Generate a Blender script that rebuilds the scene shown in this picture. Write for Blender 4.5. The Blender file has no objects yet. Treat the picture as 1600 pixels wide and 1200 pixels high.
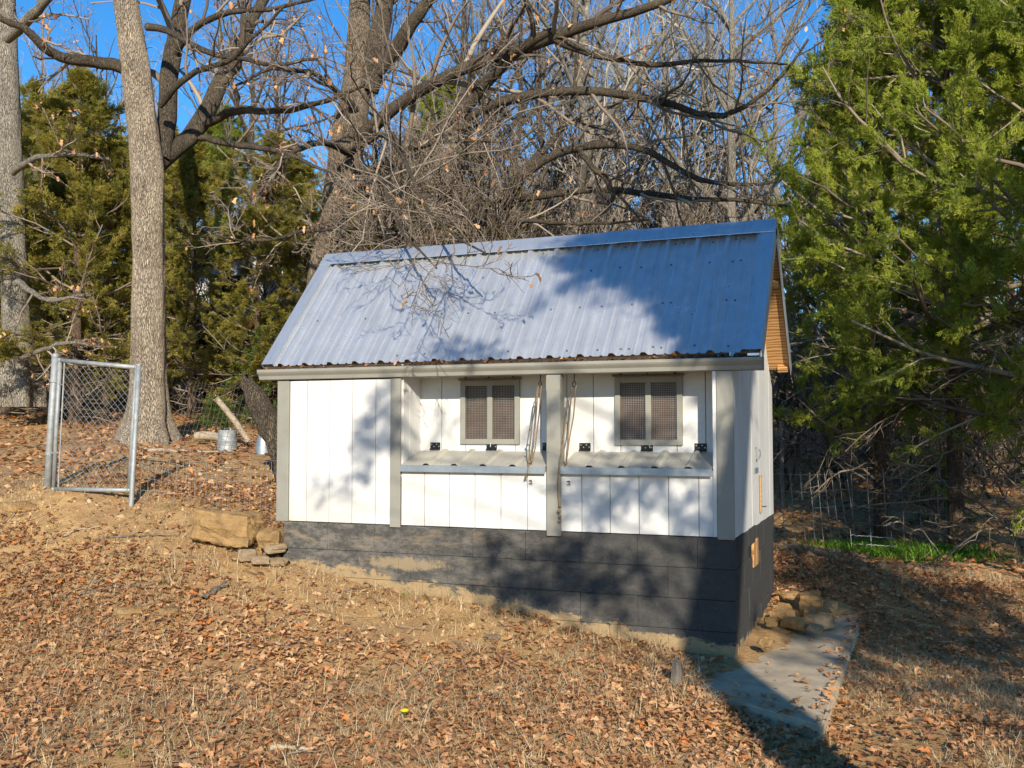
import bpy, bmesh, math
import numpy as np
from mathutils import Matrix, Vector

sc = bpy.context.scene
COL = sc.collection
# ------------------------------------------------------------------ camera
F_PX, PITCH, YAW = 1542.92, .0502, -.3784
CAM = np.array([1.0468, -6.5727, .6798])
c_r = np.array([math.cos(YAW), -math.sin(YAW), 0.])
c_f = np.array([math.sin(YAW)*math.cos(PITCH), math.cos(YAW)*math.cos(PITCH), math.sin(PITCH)])
c_u = np.cross(c_r, c_f)
cam = bpy.data.cameras.new('camera'); cam_o = bpy.data.objects.new('camera', cam); COL.objects.link(cam_o)
cam.sensor_fit = 'HORIZONTAL'; cam.sensor_width = 36; cam.lens = F_PX/1600*36
cam.clip_start = .05; cam.clip_end = 2000
m = Matrix.Identity(4)
for i in range(3):
    m[i][0], m[i][1], m[i][2], m[i][3] = c_r[i], c_u[i], -c_f[i], CAM[i]
cam_o.matrix_world = m
sc.camera = cam_o
# ------------------------------------------------------------------ light
SUN = np.array([.51, -1., .485]); SUN /= np.linalg.norm(SUN)
world = bpy.data.worlds.new('World'); sc.world = world; world.use_nodes = True
wn = world.node_tree; wn.nodes.clear()
sky = wn.nodes.new('ShaderNodeTexSky'); sky.sky_type = 'NISHITA'; sky.sun_disc = False
sky.sun_elevation = math.asin(SUN[2]); sky.sun_rotation = math.atan2(SUN[0], SUN[1])
sky.air_density = 1.0; sky.dust_density = .0; sky.ozone_density = 4.0; sky.altitude = 600
bg = wn.nodes.new('ShaderNodeBackground'); bg.inputs[1].default_value = .14
wo = wn.nodes.new('ShaderNodeOutputWorld')
hs = wn.nodes.new('ShaderNodeHueSaturation'); hs.inputs['Saturation'].default_value = 1.26; hs.inputs['Value'].default_value = .94
wn.links.new(sky.outputs[0], hs.inputs['Color']); wn.links.new(hs.outputs[0], bg.inputs[0]); wn.links.new(bg.outputs[0], wo.inputs[0])
sl = bpy.data.lights.new('sun', 'SUN'); sl.energy = 4.8; sl.angle = math.radians(.53); sl.color = (1, .91, .76)
so = bpy.data.objects.new('sun', sl); COL.objects.link(so)
so.rotation_euler = Vector(SUN).to_track_quat('Z', 'Y').to_euler(); so.location = (5, -10, 8)
sc.view_settings.view_transform = 'Standard'; sc.view_settings.look = 'None'
sc.view_settings.exposure = .6; sc.view_settings.gamma = 1.0
sc.cycles.max_bounces = 4; sc.cycles.use_adaptive_sampling = True; sc.cycles.adaptive_threshold = .02; sc.cycles.transparent_max_bounces = 8

rng = np.random.default_rng(7)
V3 = lambda *a: np.array(a, float)
def at(px, py, d):
    "the world point seen at photo position (px, py) at d metres in front of the camera"
    return CAM + d*(c_f + c_r*((px-800)/F_PX) + c_u*((600-py)/F_PX))

# ------------------------------------------------------------------ materials
class NT:
    def __init__(s, name):
        s.m = bpy.data.materials.new(name); s.m.use_nodes = True; s.t = s.m.node_tree; s.t.nodes.clear()
        s.out = s.n('ShaderNodeOutputMaterial')
    def n(s, k, **kw):
        x = s.t.nodes.new(k)
        for a, v in kw.items(): setattr(x, a, v)
        return x
    def l(s, a, b): s.t.links.new(a, b)
    def coord(s, kind='Object', scale=(1, 1, 1)):
        if kind == 'Position': o = s.n('ShaderNodeNewGeometry').outputs['Position']
        else: o = s.n('ShaderNodeTexCoord').outputs[kind]
        mp = s.n('ShaderNodeMapping'); mp.inputs['Scale'].default_value = scale
        s.l(o, mp.inputs[0]); return mp.outputs[0]
    def noise(s, co, scale, detail=5, rough=.6, dist=0.):
        x = s.n('ShaderNodeTexNoise'); x.inputs['Scale'].default_value = scale; x.inputs['Detail'].default_value = detail
        x.inputs['Roughness'].default_value = rough; x.inputs['Distortion'].default_value = dist
        s.l(co, x.inputs['Vector']); return x.outputs['Fac']
    def ramp(s, fac, stops):
        x = s.n('ShaderNodeValToRGB'); e = x.color_ramp.elements
        while len(e) > 1: e.remove(e[-1])
        e[0].position = stops[0][0]; e[0].color = (*stops[0][1], 1) if not np.isscalar(stops[0][1]) else (stops[0][1],)*3+(1,)
        for p, c in stops[1:]:
            q = e.new(p); q.color = (*c, 1) if not np.isscalar(c) else (c, c, c, 1)
        s.l(fac, x.inputs[0]); return x.outputs[0]
    def mix(s, fac, a, b, mode='MIX'):
        x = s.n('ShaderNodeMix', data_type='RGBA', blend_type=mode)
        for v, i in ((fac, 0), (a, 6), (b, 7)):
            if hasattr(v, 'links'): s.l(v, x.inputs[i])
            elif i == 0: x.inputs[0].default_value = v
            else: x.inputs[i].default_value = (*v, 1)
        return x.outputs[2]
    def math(s, op, a, b=0., c=None, clamp=False):
        x = s.n('ShaderNodeMath', operation=op, use_clamp=clamp)
        for i, v in enumerate((a, b) if c is None else (a, b, c)):
            if hasattr(v, 'links'): s.l(v, x.inputs[i])
            else: x.inputs[i].default_value = v
        return x.outputs[0]
    def attr(s, name): return s.n('ShaderNodeAttribute', attribute_name=name).outputs['Fac']
    def rand(s): return s.n('ShaderNodeObjectInfo').outputs['Random']
    def bump(s, h, strength=.5, dist=.01):
        x = s.n('ShaderNodeBump'); x.inputs['Strength'].default_value = strength; x.inputs['Distance'].default_value = dist
        s.l(h, x.inputs['Height']); return x.outputs[0]
    def pbr(s, col, rough=.8, metal=0., normal=None, spec=.3):
        b = s.n('ShaderNodeBsdfPrincipled')
        if hasattr(col, 'links'): s.l(col, b.inputs['Base Color'])
        else: b.inputs['Base Color'].default_value = (*col, 1)
        if hasattr(rough, 'links'): s.l(rough, b.inputs['Roughness'])
        else: b.inputs['Roughness'].default_value = rough
        b.inputs['Metallic'].default_value = metal; b.inputs['Specular IOR Level'].default_value = spec
        if normal is not None: s.l(normal, b.inputs['Normal'])
        s.l(b.outputs[0], s.out.inputs[0]); return b
    def leaf(s, col, trans=.3, rough=.7):
        d = s.n('ShaderNodeBsdfPrincipled'); t = s.n('ShaderNodeBsdfTranslucent'); mx = s.n('ShaderNodeMixShader')
        d.inputs['Roughness'].default_value = rough; d.inputs['Specular IOR Level'].default_value = .25
        mx.inputs[0].default_value = trans
        s.l(col, d.inputs['Base Color']); s.l(col, t.inputs['Color'])
        s.l(d.outputs[0], mx.inputs[1]); s.l(t.outputs[0], mx.inputs[2]); s.l(mx.outputs[0], s.out.inputs[0])
M = {}
def simple(name, c1, c2, scale=8, rough=.75, metal=0., bump=.25, bd=.004, stretch=(1, 1, 1), spec=.3, coord='Object', var=0.):
    t = NT(name); co = t.coord(coord, stretch); f = t.noise(co, scale, 6, .65)
    col = t.mix(t.ramp(f, [(.3, 0.), (.7, 1.)]), c1, c2)
    if var:
        v = t.math('MULTIPLY_ADD', t.rand(), var, 1-var/2)
        hs = t.n('ShaderNodeHueSaturation'); t.l(v, hs.inputs['Value']); t.l(col, hs.inputs['Color']); col = hs.outputs[0]
    f2 = t.noise(co, scale*6, 4, .7)
    t.pbr(col, rough, metal, t.bump(f2, bump, bd) if bump else None, spec); M[name] = t.m
    return t.m
def mk_materials():
    # rough sawn white painted siding, tan splash stain low on the boards
    t = NT('white_siding'); co = t.coord('Position', (3, 3, 60)); f = t.noise(co, 1.6, 6, .7)
    c2 = t.coord('Position', (1, 1, 1)); f2 = t.noise(c2, 3.2, 5, .65)
    geo = t.n('ShaderNodeNewGeometry'); sx = t.n('ShaderNodeSeparateXYZ'); t.l(geo.outputs['Position'], sx.inputs[0])
    base = t.mix(t.ramp(f2, [(.35, 0.), (.75, 1.)]), (.60, .59, .565), (.50, .49, .46))
    base = t.mix(t.math('MULTIPLY', t.ramp(f, [(.57, 0.), (.72, 1.)]), .6), base, (.50, .46, .41))
    low = t.math('MULTIPLY_ADD', sx.outputs['Z'], -2.6, .72, clamp=True)          # splash stain near the sill
    left = t.math('MULTIPLY_ADD', sx.outputs['X'], -1.3, -3.3, clamp=True)
    st = t.math('MULTIPLY', t.math('MULTIPLY', low, left), t.ramp(t.noise(t.coord('Position', (6, 6, 1.2)), 2.2, 5, .6), [(.3, .15), (.7, 1.)]))
    base = t.mix(t.math('MULTIPLY', st, .8), base, (.55, .42, .25))
    t.pbr(base, .62, 0, t.bump(f, .35, .004), .3); M['white_siding'] = t.m
    simple('grey_trim', (.265, .255, .215), (.225, .215, .18), 5, .55, 0, .12, .002, coord='Position')
    # black painted block with mud and bare patches
    t = NT('black_block'); p = t.coord('Position'); f = t.noise(t.coord('Position', (1, 1, 1.8)), 4.2, 9, .80, .4); fb = t.noise(p, 30, 6, .75)
    geo = t.n('ShaderNodeNewGeometry'); sx = t.n('ShaderNodeSeparateXYZ'); t.l(geo.outputs['Position'], sx.inputs[0])
    gl = t.math('MULTIPLY_ADD', sx.outputs['X'], -.125, -.79)                      # soil line falls to the right
    h = t.math('SUBTRACT', sx.outputs['Z'], gl)
    splash = t.math('MULTIPLY_ADD', h, -6.0, 1.0, clamp=True)
    wear = t.ramp(t.math('ADD', t.math('MULTIPLY', splash, .38), f), [(.685, 0.), (.735, .95)])
    leftw = t.math('MULTIPLY_ADD', sx.outputs['X'], -.28, -.12, clamp=True)
    scuff = t.math('MULTIPLY', t.ramp(t.noise(t.coord('Position', (1, 1, 3)), 2.1, 6, .7, .5), [(.53, 0.), (.62, .8)]), leftw)
    pz_ = t.math('ADD', t.math('POWER', t.math('MULTIPLY_ADD', sx.outputs['X'], 2.63, 6.39), 2.), t.math('POWER', t.math('MULTIPLY_ADD', sx.outputs['Z'], 18.2, 5.18), 2.))
    patch = t.ramp(t.math('ADD', pz_, t.math('MULTIPLY', t.math('SUBTRACT', t.noise(p, 14, 8, .8), .5), 5.0)), [(.35, .9), (1.0, 0.)]); scuff = t.math('MAXIMUM', scuff, patch)
    pale = t.math('MULTIPLY', t.ramp(t.noise(t.coord('Position', (1, 1, 2)), 5, 7, .75), [(.46, 0.), (.62, .65)]), t.math('MULTIPLY_ADD', sx.outputs['X'], -.3, .05, clamp=True))
    dust = t.ramp(fb, [(.35, 0.), (.75, .5)])
    c = t.mix(t.math('MULTIPLY', dust, t.math('MULTIPLY_ADD', sx.outputs['X'], -.22, .12, clamp=True)), (.050, .049, .047), (.20, .185, .16))
    c = t.mix(pale, c, (.24, .215, .18)); c = t.mix(scuff, c, (.27, .205, .125)); c = t.mix(wear, c, t.mix(t.noise(p, 22, 6, .7), (.20, .145, .08), (.46, .32, .165)))
    chips = t.ramp(t.noise(p, 55, 3, .6), [(.71, 0.), (.75, .7)]); c = t.mix(chips, c, (.26, .23, .19))
    t.pbr(c, .85, 0, t.bump(t.mix(.5, fb, t.noise(p, 90, 4, .7)), .8, .012), .15); M['black_block'] = t.m
    # galvanised sheet
    for nm, a, b, r in (('roof_metal', (.68, .69, .70), (.54, .555, .57), .32), ('lid_metal', (.52, .49, .41), (.40, .37, .30), .6), ('trim_metal', (.68, .70, .72), (.56, .59, .62), .36), ('galvanised', (.40, .44, .46), (.26, .30, .32), .5)):
        t = NT(nm); p = t.coord('Object', (1, 1, 1)); f = t.noise(p, 4.5, 6, .7, .4); v = t.n('ShaderNodeTexVoronoi'); v.inputs['Scale'].default_value = 60; t.l(p, v.inputs[0])
        st = t.noise(t.coord('Object', (9, 1.2, 1.2)), 3, 5, .6)
        c = t.mix(t.ramp(f, [(.35, 0.), (.7, 1.)]), a, b)
        c = t.mix(t.math('MULTIPLY', t.ramp(st, [(.5, 0.), (.72, 1.)]), .35), c, (.40, .40, .40))
        rr = t.math('MULTIPLY_ADD', f, .3, r-.15)
        t.pbr(c, rr, dict(lid_metal=.3, roof_metal=.66).get(nm, .72), t.bump(t.noise(p, 2.2, 3, .5), .12, .01)); M[nm] = t.m
    simple('pipe_metal', (.37, .385, .38), (.22, .23, .225), 18, .6, .35, .1, .002)
    simple('wire', (.34, .34, .33), (.22, .22, .21), 9, .5, .6, 0)
    simple('dark_wire', (.16, .15, .14), (.09, .085, .08), 9, .6, .4, 0)
    simple('black_iron', (.012, .012, .013), (.022, .021, .02), 20, .45, .3, .1, .001)
    simple('screw', (.20, .22, .26), (.11, .12, .14), 20, .5, .5, 0)
    simple('rope', (.27, .19, .11), (.15, .10, .06), 60, .9, 0, .6, .003)
    # plywood with grain
    t = NT('plywood'); p = t.coord('Object', (1.2, 6, 6)); w = t.n('ShaderNodeTexWave', wave_type='BANDS', bands_direction='Y')
    w.inputs['Scale'].default_value = 2.6; w.inputs['Distortion'].default_value = 7; w.inputs['Detail'].default_value = 3; w.inputs['Detail Scale'].default_value = .8
    t.l(p, w.inputs[0]); c = t.ramp(w.outputs['Fac'], [(0., (.24, .11, .035)), (.5, (.42, .22, .08)), (1., (.50, .29, .12))])
    t.pbr(c, .6, 0, t.bump(w.outputs['Fac'], .1, .003)); M['plywood'] = t.m
    simple('brown_panel', (.13, .07, .036), (.065, .036, .02), 6, .8, 0, .2, .003, (1, 1, 5))
    simple('dark_inside', (.02, .016, .012), (.012, .01, .008), 6, .9, 0, 0)
    simple('gutter_litter', (.10, .06, .03), (.03, .02, .014), 30, .95, 0, .6, .01)
    simple('raw_wood', (.42, .28, .14), (.27, .17, .08), 9, .8, 0, .4, .004, (1, 1, 6))
    simple('dead_wood', (.25, .21, .17), (.13, .105, .08), 10, .9, 0, .8, .012, (6, 6, 1))
    simple('pale_wood', (.40, .33, .24), (.27, .20, .13), 14, .9, 0, .6, .006)
    simple('concrete', (.52, .42, .29), (.31, .245, .165), 6.5, .95, 0, .6, .006, coord='Position')
    simple('sandstone', (.50, .31, .125), (.25, .155, .07), 15, .9, 0, 1., .02, var=.35)
    simple('greystone', (.34, .25, .15), (.18, .13, .075), 16, .9, 0, .7, .01, var=.35)
    simple('white_paint', (.78, .78, .78), (.66, .66, .66), 2, .6, 0, 0)
    simple('red_paint', (.35, .02, .025), (.22, .02, .02), 2, .6, 0, 0)
    simple('yellow_petal', (.85, .62, .01), (.75, .5, .01), 9, .6, 0, 0)
    # barks
    for nm, a, b, c3, sc_ in (('oak_bark', (.56, .46, .34), (.33, .26, .185), (.11, .083, .06), 1.15), ('mid_bark', (.34, .27, .19), (.19, .145, .10), (.06, .046, .034), 1.1), ('dark_bark', (.19, .15, .105), (.10, .08, .058), (.035, .028, .02), 1.2), ('grey_bark', (.40, .36, .29), (.27, .235, .18), (.12, .10, .08), 1.), ('cedar_bark', (.26, .18, .12), (.15, .10, .065), (.06, .04, .03), 1.3)):
        t = NT(nm); p = t.coord('Position', (1, 1, .16)); f = t.noise(p, 48*sc_, 6, .7, .6); f0 = t.noise(t.coord('Position'), 2.4, 5, .65)
        vo = t.n('ShaderNodeTexVoronoi', feature='DISTANCE_TO_EDGE'); vo.inputs['Scale'].default_value = 70*sc_; t.l(t.mix(.08, p, t.n('ShaderNodeTexNoise').outputs['Color']), vo.inputs[0])
        crack = t.ramp(vo.outputs['Distance'], [(.0, 0.), (.16, 1.)])
        c = t.ramp(f, [(.30, c3), (.46, b), (.66, a)])
        c = t.mix(t.ramp(crack, [(0., .38), (1., 0.)]), c, c3); c = t.mix(t.ramp(f0, [(.40, .0), (.68, .45)]), c, tuple(min(1, v*1.25) for v in a)); c = t.mix(t.ramp(t.noise(t.coord('Position', (1, 1, .5)), 5.5, 4, .6), [(.60, 0.), (.74, .5)]), c, b)
        if nm in ('oak_bark', 'dark_bark'):
            moss = t.ramp(f0, [(.56, 0.), (.70, .55)]); nz = t.n('ShaderNodeSeparateXYZ'); t.l(t.n('ShaderNodeNewGeometry').outputs['Normal'], nz.inputs[0])
            up = t.math('MULTIPLY', moss, t.math('MULTIPLY_ADD', nz.outputs['Z'], .8, .25, clamp=True)); c = t.mix(up, c, (.20, .165, .045))
        hgt = t.mix(.5, f, crack)
        t.pbr(c, .92, 0, t.bump(hgt, 1., .05), .15); M[nm] = t.m
    # twigs and foliage, colour varied by a per-piece value
    t = NT('twig'); c = t.ramp(t.attr('tint'), [(0., (.10, .075, .055)), (.5, (.20, .155, .115)), (1., (.33, .275, .215))]); t.pbr(c, .9, 0, None, .15); M['twig'] = t.m
    t = NT('pale_twig'); c = t.ramp(t.attr('tint'), [(0., (.20, .165, .12)), (.5, (.33, .285, .22)), (1., (.46, .41, .33))]); t.pbr(c, .9, 0, None, .15); M['pale_twig'] = t.m
    for nm, st in (('cedar_green', [(0., (.06, .085, .02)), (.3, (.15, .195, .027)), (.65, (.285, .335, .04)), (1., (.42, .44, .06))]),
                   ('cedar_olive', [(0., (.09, .09, .024)), (.4, (.20, .19, .033)), (.8, (.33, .285, .05)), (1., (.40, .30, .07))]),
                   ('pine_green', [(0., (.03, .05, .012)), (.5, (.09, .13, .025)), (1., (.19, .24, .045))])):
        t = NT(nm); t.leaf(t.ramp(t.attr('tint'), st), .5); M[nm] = t.m
    t = NT('dry_leaf'); t.leaf(t.ramp(t.attr('tint'), [(0., (.15, .065, .030)), (.25, (.34, .16, .072)), (.55, (.51, .27, .122)), (.8, (.64, .40, .21)), (.93, (.48, .18, .06)), (1., (.55, .19, .045))]), .15, .6); M['dry_leaf'] = t.m
    t = NT('straw'); t.leaf(t.ramp(t.attr('tint'), [(0., (.28, .18, .085)), (.5, (.52, .38, .20)), (1., (.74, .61, .39))]), .2, .6); M['straw'] = t.m
    t = NT('green_blade'); t.leaf(t.ramp(t.attr('tint'), [(0., (.05, .12, .012)), (.6, (.12, .26, .02)), (1., (.22, .36, .04))]), .3, .6); M['green_blade'] = t.m
    # soil: orange clay, crumbs, darker leaf mould patches
    t = NT('soil'); p = t.coord('Position'); f = t.noise(p, .9, 7, .65); f2 = t.noise(p, 9, 7, .72); f3 = t.noise(p, 45, 5, .7)
    c = t.mix(t.ramp(f2, [(.32, 0.), (.68, 1.)]), (.28, .155, .06), (.60, .385, .165))
    c = t.mix(t.ramp(f, [(.42, 0.), (.62, .75)]), c, (.29, .17, .085))
    c = t.mix(t.ramp(f3, [(.52, 0.), (.70, .6)]), c, (.55, .38, .21)); c = t.mix(t.ramp(f3, [(.30, .6), (.42, 0.)]), c, (.09, .05, .025))
    t.pbr(c, .95, 0, t.bump(t.mix(.4, f2, f3), .9, .03), .1); M['soil'] = t.m
mk_materials()

# ------------------------------------------------------------------ mesh helpers
class MB:
    def __init__(s): s.v = []; s.f = []
    def add(s, v, f):
        o = len(s.v); s.v += [tuple(map(float, p)) for p in v]; s.f += [tuple(i+o for i in q) for q in f]; return s
    def box(s, a, b, bev=0.):
        x0, y0, z0 = a; x1, y1, z1 = b
        if bev <= 0:
            return s.add([(x0, y0, z0), (x1, y0, z0), (x1, y1, z0), (x0, y1, z0), (x0, y0, z1), (x1, y0, z1), (x1, y1, z1), (x0, y1, z1)],
                         [(0, 3, 2, 1), (4, 5, 6, 7), (0, 1, 5, 4), (1, 2, 6, 5), (2, 3, 7, 6), (3, 0, 4, 7)])
        bm = bmesh.new(); bmesh.ops.create_cube(bm, size=1)
        for q in bm.verts: q.co = Vector(((x0+x1)/2+q.co.x*(x1-x0), (y0+y1)/2+q.co.y*(y1-y0), (z0+z1)/2+q.co.z*(z1-z0)))
        bmesh.ops.bevel(bm, geom=list(bm.edges), offset=bev, segments=1, affect='EDGES'); bm.verts.index_update()
        s.add([q.co for q in bm.verts], [[q.index for q in fc.verts] for fc in bm.faces]); bm.free(); return s
    def hexa(s, p):   # 8 corners: bottom ring then top ring
        return s.add(p, [(0, 3, 2, 1), (4, 5, 6, 7), (0, 1, 5, 4), (1, 2, 6, 5), (2, 3, 7, 6), (3, 0, 4, 7)])
    def extrude(s, prof, p0, p1, ex, ey):
        "closed profile (a,b) in axes ex,ey swept from p0 to p1"
        n = len(prof); r = [np.array(p)+ex*a+ey*b for p in (V3(*p0), V3(*p1)) for a, b in prof]
        return s.add(r, [(i, (i+1) % n, n+(i+1) % n, n+i) for i in range(n)]+[tuple(range(n))[::-1], tuple(range(n, 2*n))])
    def tube(s, pts, r, n=6):
        pts = [V3(*p) for p in pts]; k = len(pts); r = [r]*k if np.isscalar(r) else r; ring = []
        T = [pts[min(i+1, k-1)]-pts[max(i-1, 0)] for i in range(k)]
        ref = V3(0, 0, 1) if abs(T[0][2]) < .8*np.linalg.norm(T[0]) else V3(1, 0, 0)
        for i in range(k):
            t = T[i]/(np.linalg.norm(T[i])+1e-9); a = np.cross(t, ref); a /= np.linalg.norm(a)+1e-9; b = np.cross(t, a); ref = -np.cross(t, a) if False else ref
            ring += [pts[i]+r[i]*(a*math.cos(q)+b*math.sin(q)) for q in np.linspace(0, 2*math.pi, n, False)]
        f = [(i*n+j, i*n+(j+1) % n, (i+1)*n+(j+1) % n, (i+1)*n+j) for i in range(k-1) for j in range(n)]
        return s.add(ring, f+[tuple(range(n))[::-1], tuple(range((k-1)*n, k*n))])
    def build(s, name, mat, parent=None, smooth=False):
        me = bpy.data.meshes.new(name); me.from_pydata(s.v, [], s.f); me.update()
        return link(name, me, mat, parent, smooth)
def link(name, me, mat, parent=None, smooth=False):
    o = bpy.data.objects.new(name, me); COL.objects.link(o)
    if mat and not me.materials: me.materials.append(M[mat])
    if parent: o.parent = parent; o.matrix_parent_inverse = parent.matrix_world.inverted()
    if smooth: me.polygons.foreach_set('use_smooth', np.ones(len(me.polygons), bool))
    return o
def empty(name, loc, label, cat, group=None):
    o = bpy.data.objects.new(name, None); COL.objects.link(o); o.location = loc; o.empty_display_size = .1
    o.matrix_world = Matrix.Translation(Vector(loc)); return tag(o, label, cat, group)
def tag(o, label=None, cat=None, group=None, kind=None):
    for k, v in (('label', label), ('category', cat), ('group', group), ('kind', kind)):
        if v: o[k] = v
    return o
def np_mesh(name, V, F, mat, parent=None, tint=None, smooth=False):
    "V (n,3), F (m,3|4) numpy arrays; tint (n,) stored as a point attribute"
    me = bpy.data.meshes.new(name); k = F.shape[1]
    me.vertices.add(len(V)); me.vertices.foreach_set('co', np.ascontiguousarray(V, np.float32).ravel())
    me.loops.add(F.size); me.loops.foreach_set('vertex_index', np.ascontiguousarray(F, np.int32).ravel())
    me.polygons.add(len(F)); me.polygons.foreach_set('loop_start', np.arange(0, F.size, k, dtype=np.int32))
    try: me.polygons.foreach_set('loop_total', np.full(len(F), k, np.int32))
    except Exception: pass
    if tint is not None:
        a = me.attributes.new('tint', 'FLOAT', 'POINT'); a.data.foreach_set('value', np.ascontiguousarray(tint, np.float32))
    me.update(calc_edges=True); me.validate()
    return link(name, me, mat, parent, smooth)
def unit(a): return a/(np.linalg.norm(a, axis=-1, keepdims=True)+1e-9)

# value noise for terrain and rocks
_tab = np.random.default_rng(3).random((64, 64, 64))
def vnoise(P):
    P = np.asarray(P, float); i = np.floor(P).astype(int); f = P-i; f = f*f*(3-2*f); r = 0
    for dx in (0, 1):
        for dy in (0, 1):
            for dz in (0, 1):
                w = (f[..., 0] if dx else 1-f[..., 0])*(f[..., 1] if dy else 1-f[..., 1])*(f[..., 2] if dz else 1-f[..., 2])
                r = r+w*_tab[(i[..., 0]+dx) % 64, (i[..., 1]+dy) % 64, (i[..., 2]+dz) % 64]
    return r*2-1

# ------------------------------------------------------------------ terrain
CTRL = [(-3.41, 0, -.33), (-2.81, 0, -.47), (-2.06, 0, -.54), (-1.37, 0, -.61), (-.81, 0, -.70), (-.2, 0, -.76), (.02, 0, -.785), (.02, 1.15, -.735), (0, 1.85, -.66),
        (1.05, -6.6, -.93), (4.5, -5, -1.0), (3.6, -7.4, -1.02), (-5, -6.5, -.85), (0, -14, -1.1), (10, -12, -1.2), (-11, -12, -.8), (1.2, -1.5, -.86), (.3, 3.4, -.5), (-3.6, 3.5, .05),
        tuple(at(0, 1000, 6.5)), tuple(at(0, 850, 8.)), tuple(at(0, 760, 9.6)), tuple(at(300, 900, 7.2)), tuple(at(300, 1050, 5.8)), tuple(at(72, 766, 9.05)), tuple(at(205, 788, 8.6)),
        tuple(at(230, 692, 13)), tuple(at(0, 690, 14)), tuple(at(355, 692, 13.5)), tuple(at(430, 760, 9.8)), tuple(at(100, 612, 24)), tuple(at(-150, 600, 26)), tuple(at(330, 640, 19)), tuple(at(700, 640, 20)),
        tuple(at(1230, 860, 11)), tuple(at(1350, 958, 8.1)), tuple(at(1285, 1140, 5.2)), tuple(at(1450, 853, 12)), tuple(at(1580, 900, 10)), tuple(at(1350, 745, 17)), tuple(at(1550, 765, 16)), tuple(at(1400, 690, 21)), tuple(at(1250, 660, 24)), tuple(at(1650, 690, 22)),
        tuple(at(-200, 565, 48)), tuple(at(800, 585, 50)), tuple(at(1800, 600, 48)), (-120, 160, 14), (40, 180, 14), (160, 100, 10), (-190, 0, 6), (180, -60, -2), (0, -180, -5), (-150, -150, -3)]
CTRL = np.array(CTRL)
def _k(r2): return .5*r2*np.log(r2+1e-9)
_n = len(CTRL); _A = np.zeros((_n+3, _n+3)); _A[:_n, :_n] = _k(((CTRL[:, None, :2]-CTRL[None, :, :2])**2).sum(-1))+np.eye(_n)*.02
_A[:_n, _n] = 1; _A[:_n, _n+1:] = CTRL[:, :2]; _A[_n:, :_n] = _A[:_n, _n:].T
_W = np.linalg.solve(_A, np.r_[CTRL[:, 2], 0, 0, 0])
def ground(x, y, fine=True):
    x = np.asarray(x, float); y = np.asarray(y, float); sh = x.shape; x = x.ravel(); y = y.ravel()
    z = _W[_n]+_W[_n+1]*x+_W[_n+2]*y
    for i in range(_n): z = z+_W[i]*_k((x-CTRL[i, 0])**2+(y-CTRL[i, 1])**2)
    if fine:
        o = np.zeros_like(x)
        z = z+.035*vnoise(np.stack([x*1.1+9, y*1.1+4, o+.3], -1))+.014*vnoise(np.stack([x*3.7, y*3.7, o+5.3], -1))+.006*vnoise(np.stack([x*11, y*11, o+8.3], -1))
    return z.reshape(sh)
def axis(lo, hi, step, far, g=1.13):
    a = list(np.arange(lo, hi+1e-6, step)); s = step
    while a[-1] < far: s *= g; a.append(a[-1]+s)
    s = step
    while a[0] > -far: s *= g; a.insert(0, a[0]-s)
    return np.array(a)
gx, gy = axis(-7, 4.5, .06, 300), axis(-4.5, 5, .06, 300)
GX, GY = np.meshgrid(gx, gy); GZ = ground(GX, GY)
inside = (GX > -3.4) & (GX < -.1) & (GY > .12) & (GY < 1.95); GZ[inside] -= .15
nx, ny = len(gx), len(gy); idx = np.arange(nx*ny).reshape(ny, nx)
tag(np_mesh('ground', np.stack([GX, GY, GZ], -1).reshape(-1, 3), np.stack([idx[:-1, :-1], idx[:-1, 1:], idx[1:, 1:], idx[1:, :-1]], -1).reshape(-1, 4), 'soil', smooth=True),
    'sloping clay yard and wooded hillside under fallen leaves', 'ground', kind='structure')

# ------------------------------------------------------------------ the coop
EX, EY, EZ = V3(1, 0, 0), V3(0, 1, 0), V3(0, 0, 1)
L, D = 3.551, 2.044
coop = empty('chicken_coop', (-L/2, D/2, -.5), 'small white chicken coop with a ribbed metal roof on a black block foundation', 'chicken coop')
# foundation of separate blocks, painted joints recessed
fnd = MB(); fnd.box((-3.475, .03, -1.15), (-.025, 1.98, -.012)).build('foundation', 'black_block', coop)
fo = bpy.data.objects['foundation']
rr = np.random.default_rng(11)
CH = .2032
for c in range(6):
    z1 = -.008-c*CH; z0 = z1-CH+.0025
    if c == 0: z1 = -.006
    x = -3.49; first = .2 if c % 2 else .4
    edges = [x]; x += first
    while x < -.06:
        edges.append(x); x += .4064
    edges.append(0.0)
    if edges[-1]-edges[-2] < .12: edges.pop(-2)
    for a, b in zip(edges[:-1], edges[1:]):
        j = rr.uniform(-.0025, .0025)
        MB().box((a+.0006, -.002+j, z0), (b-.0006, .10, z1), .0022).build('block', 'black_block', fo)
    ye = [.102]+[v for v in np.arange(.2+(.2 if c % 2 else 0), 1.95, .4064)]+[D-.01]
    for a, b in zip(ye[:-1], ye[1:]):
        if c in (0, 1) and a < 1.0 < b+.0:      # pop hole is cut through here
            if c == 0: MB().box((-.1, a+.002, z0+.08), (.0, b-.002, z1), .004).build('block', 'black_block', fo)
            else: MB().box((-.1, a+.002, z0), (.0, b-.002, z1-.085), .004).build('block', 'black_block', fo)
            continue
        j = rr.uniform(-.0025, .0025)
        MB().box((-.10, a+.002, z0), (j, b-.002, z1), .004).build('block', 'black_block', fo)
MB().box((-.022, .62, -.30), (-.012, 1.10, -.11)).build('pop_hole_back', 'dark_inside', coop)
MB().box((-.010, .80, -.295), (.010, .93, -.12), .003).build('pop_hole_board', 'plywood', coop)
MB().box((-.010, .955, -.295), (.008, 1.05, -.10), .003).build('pop_hole_board', 'plywood', coop)
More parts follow.
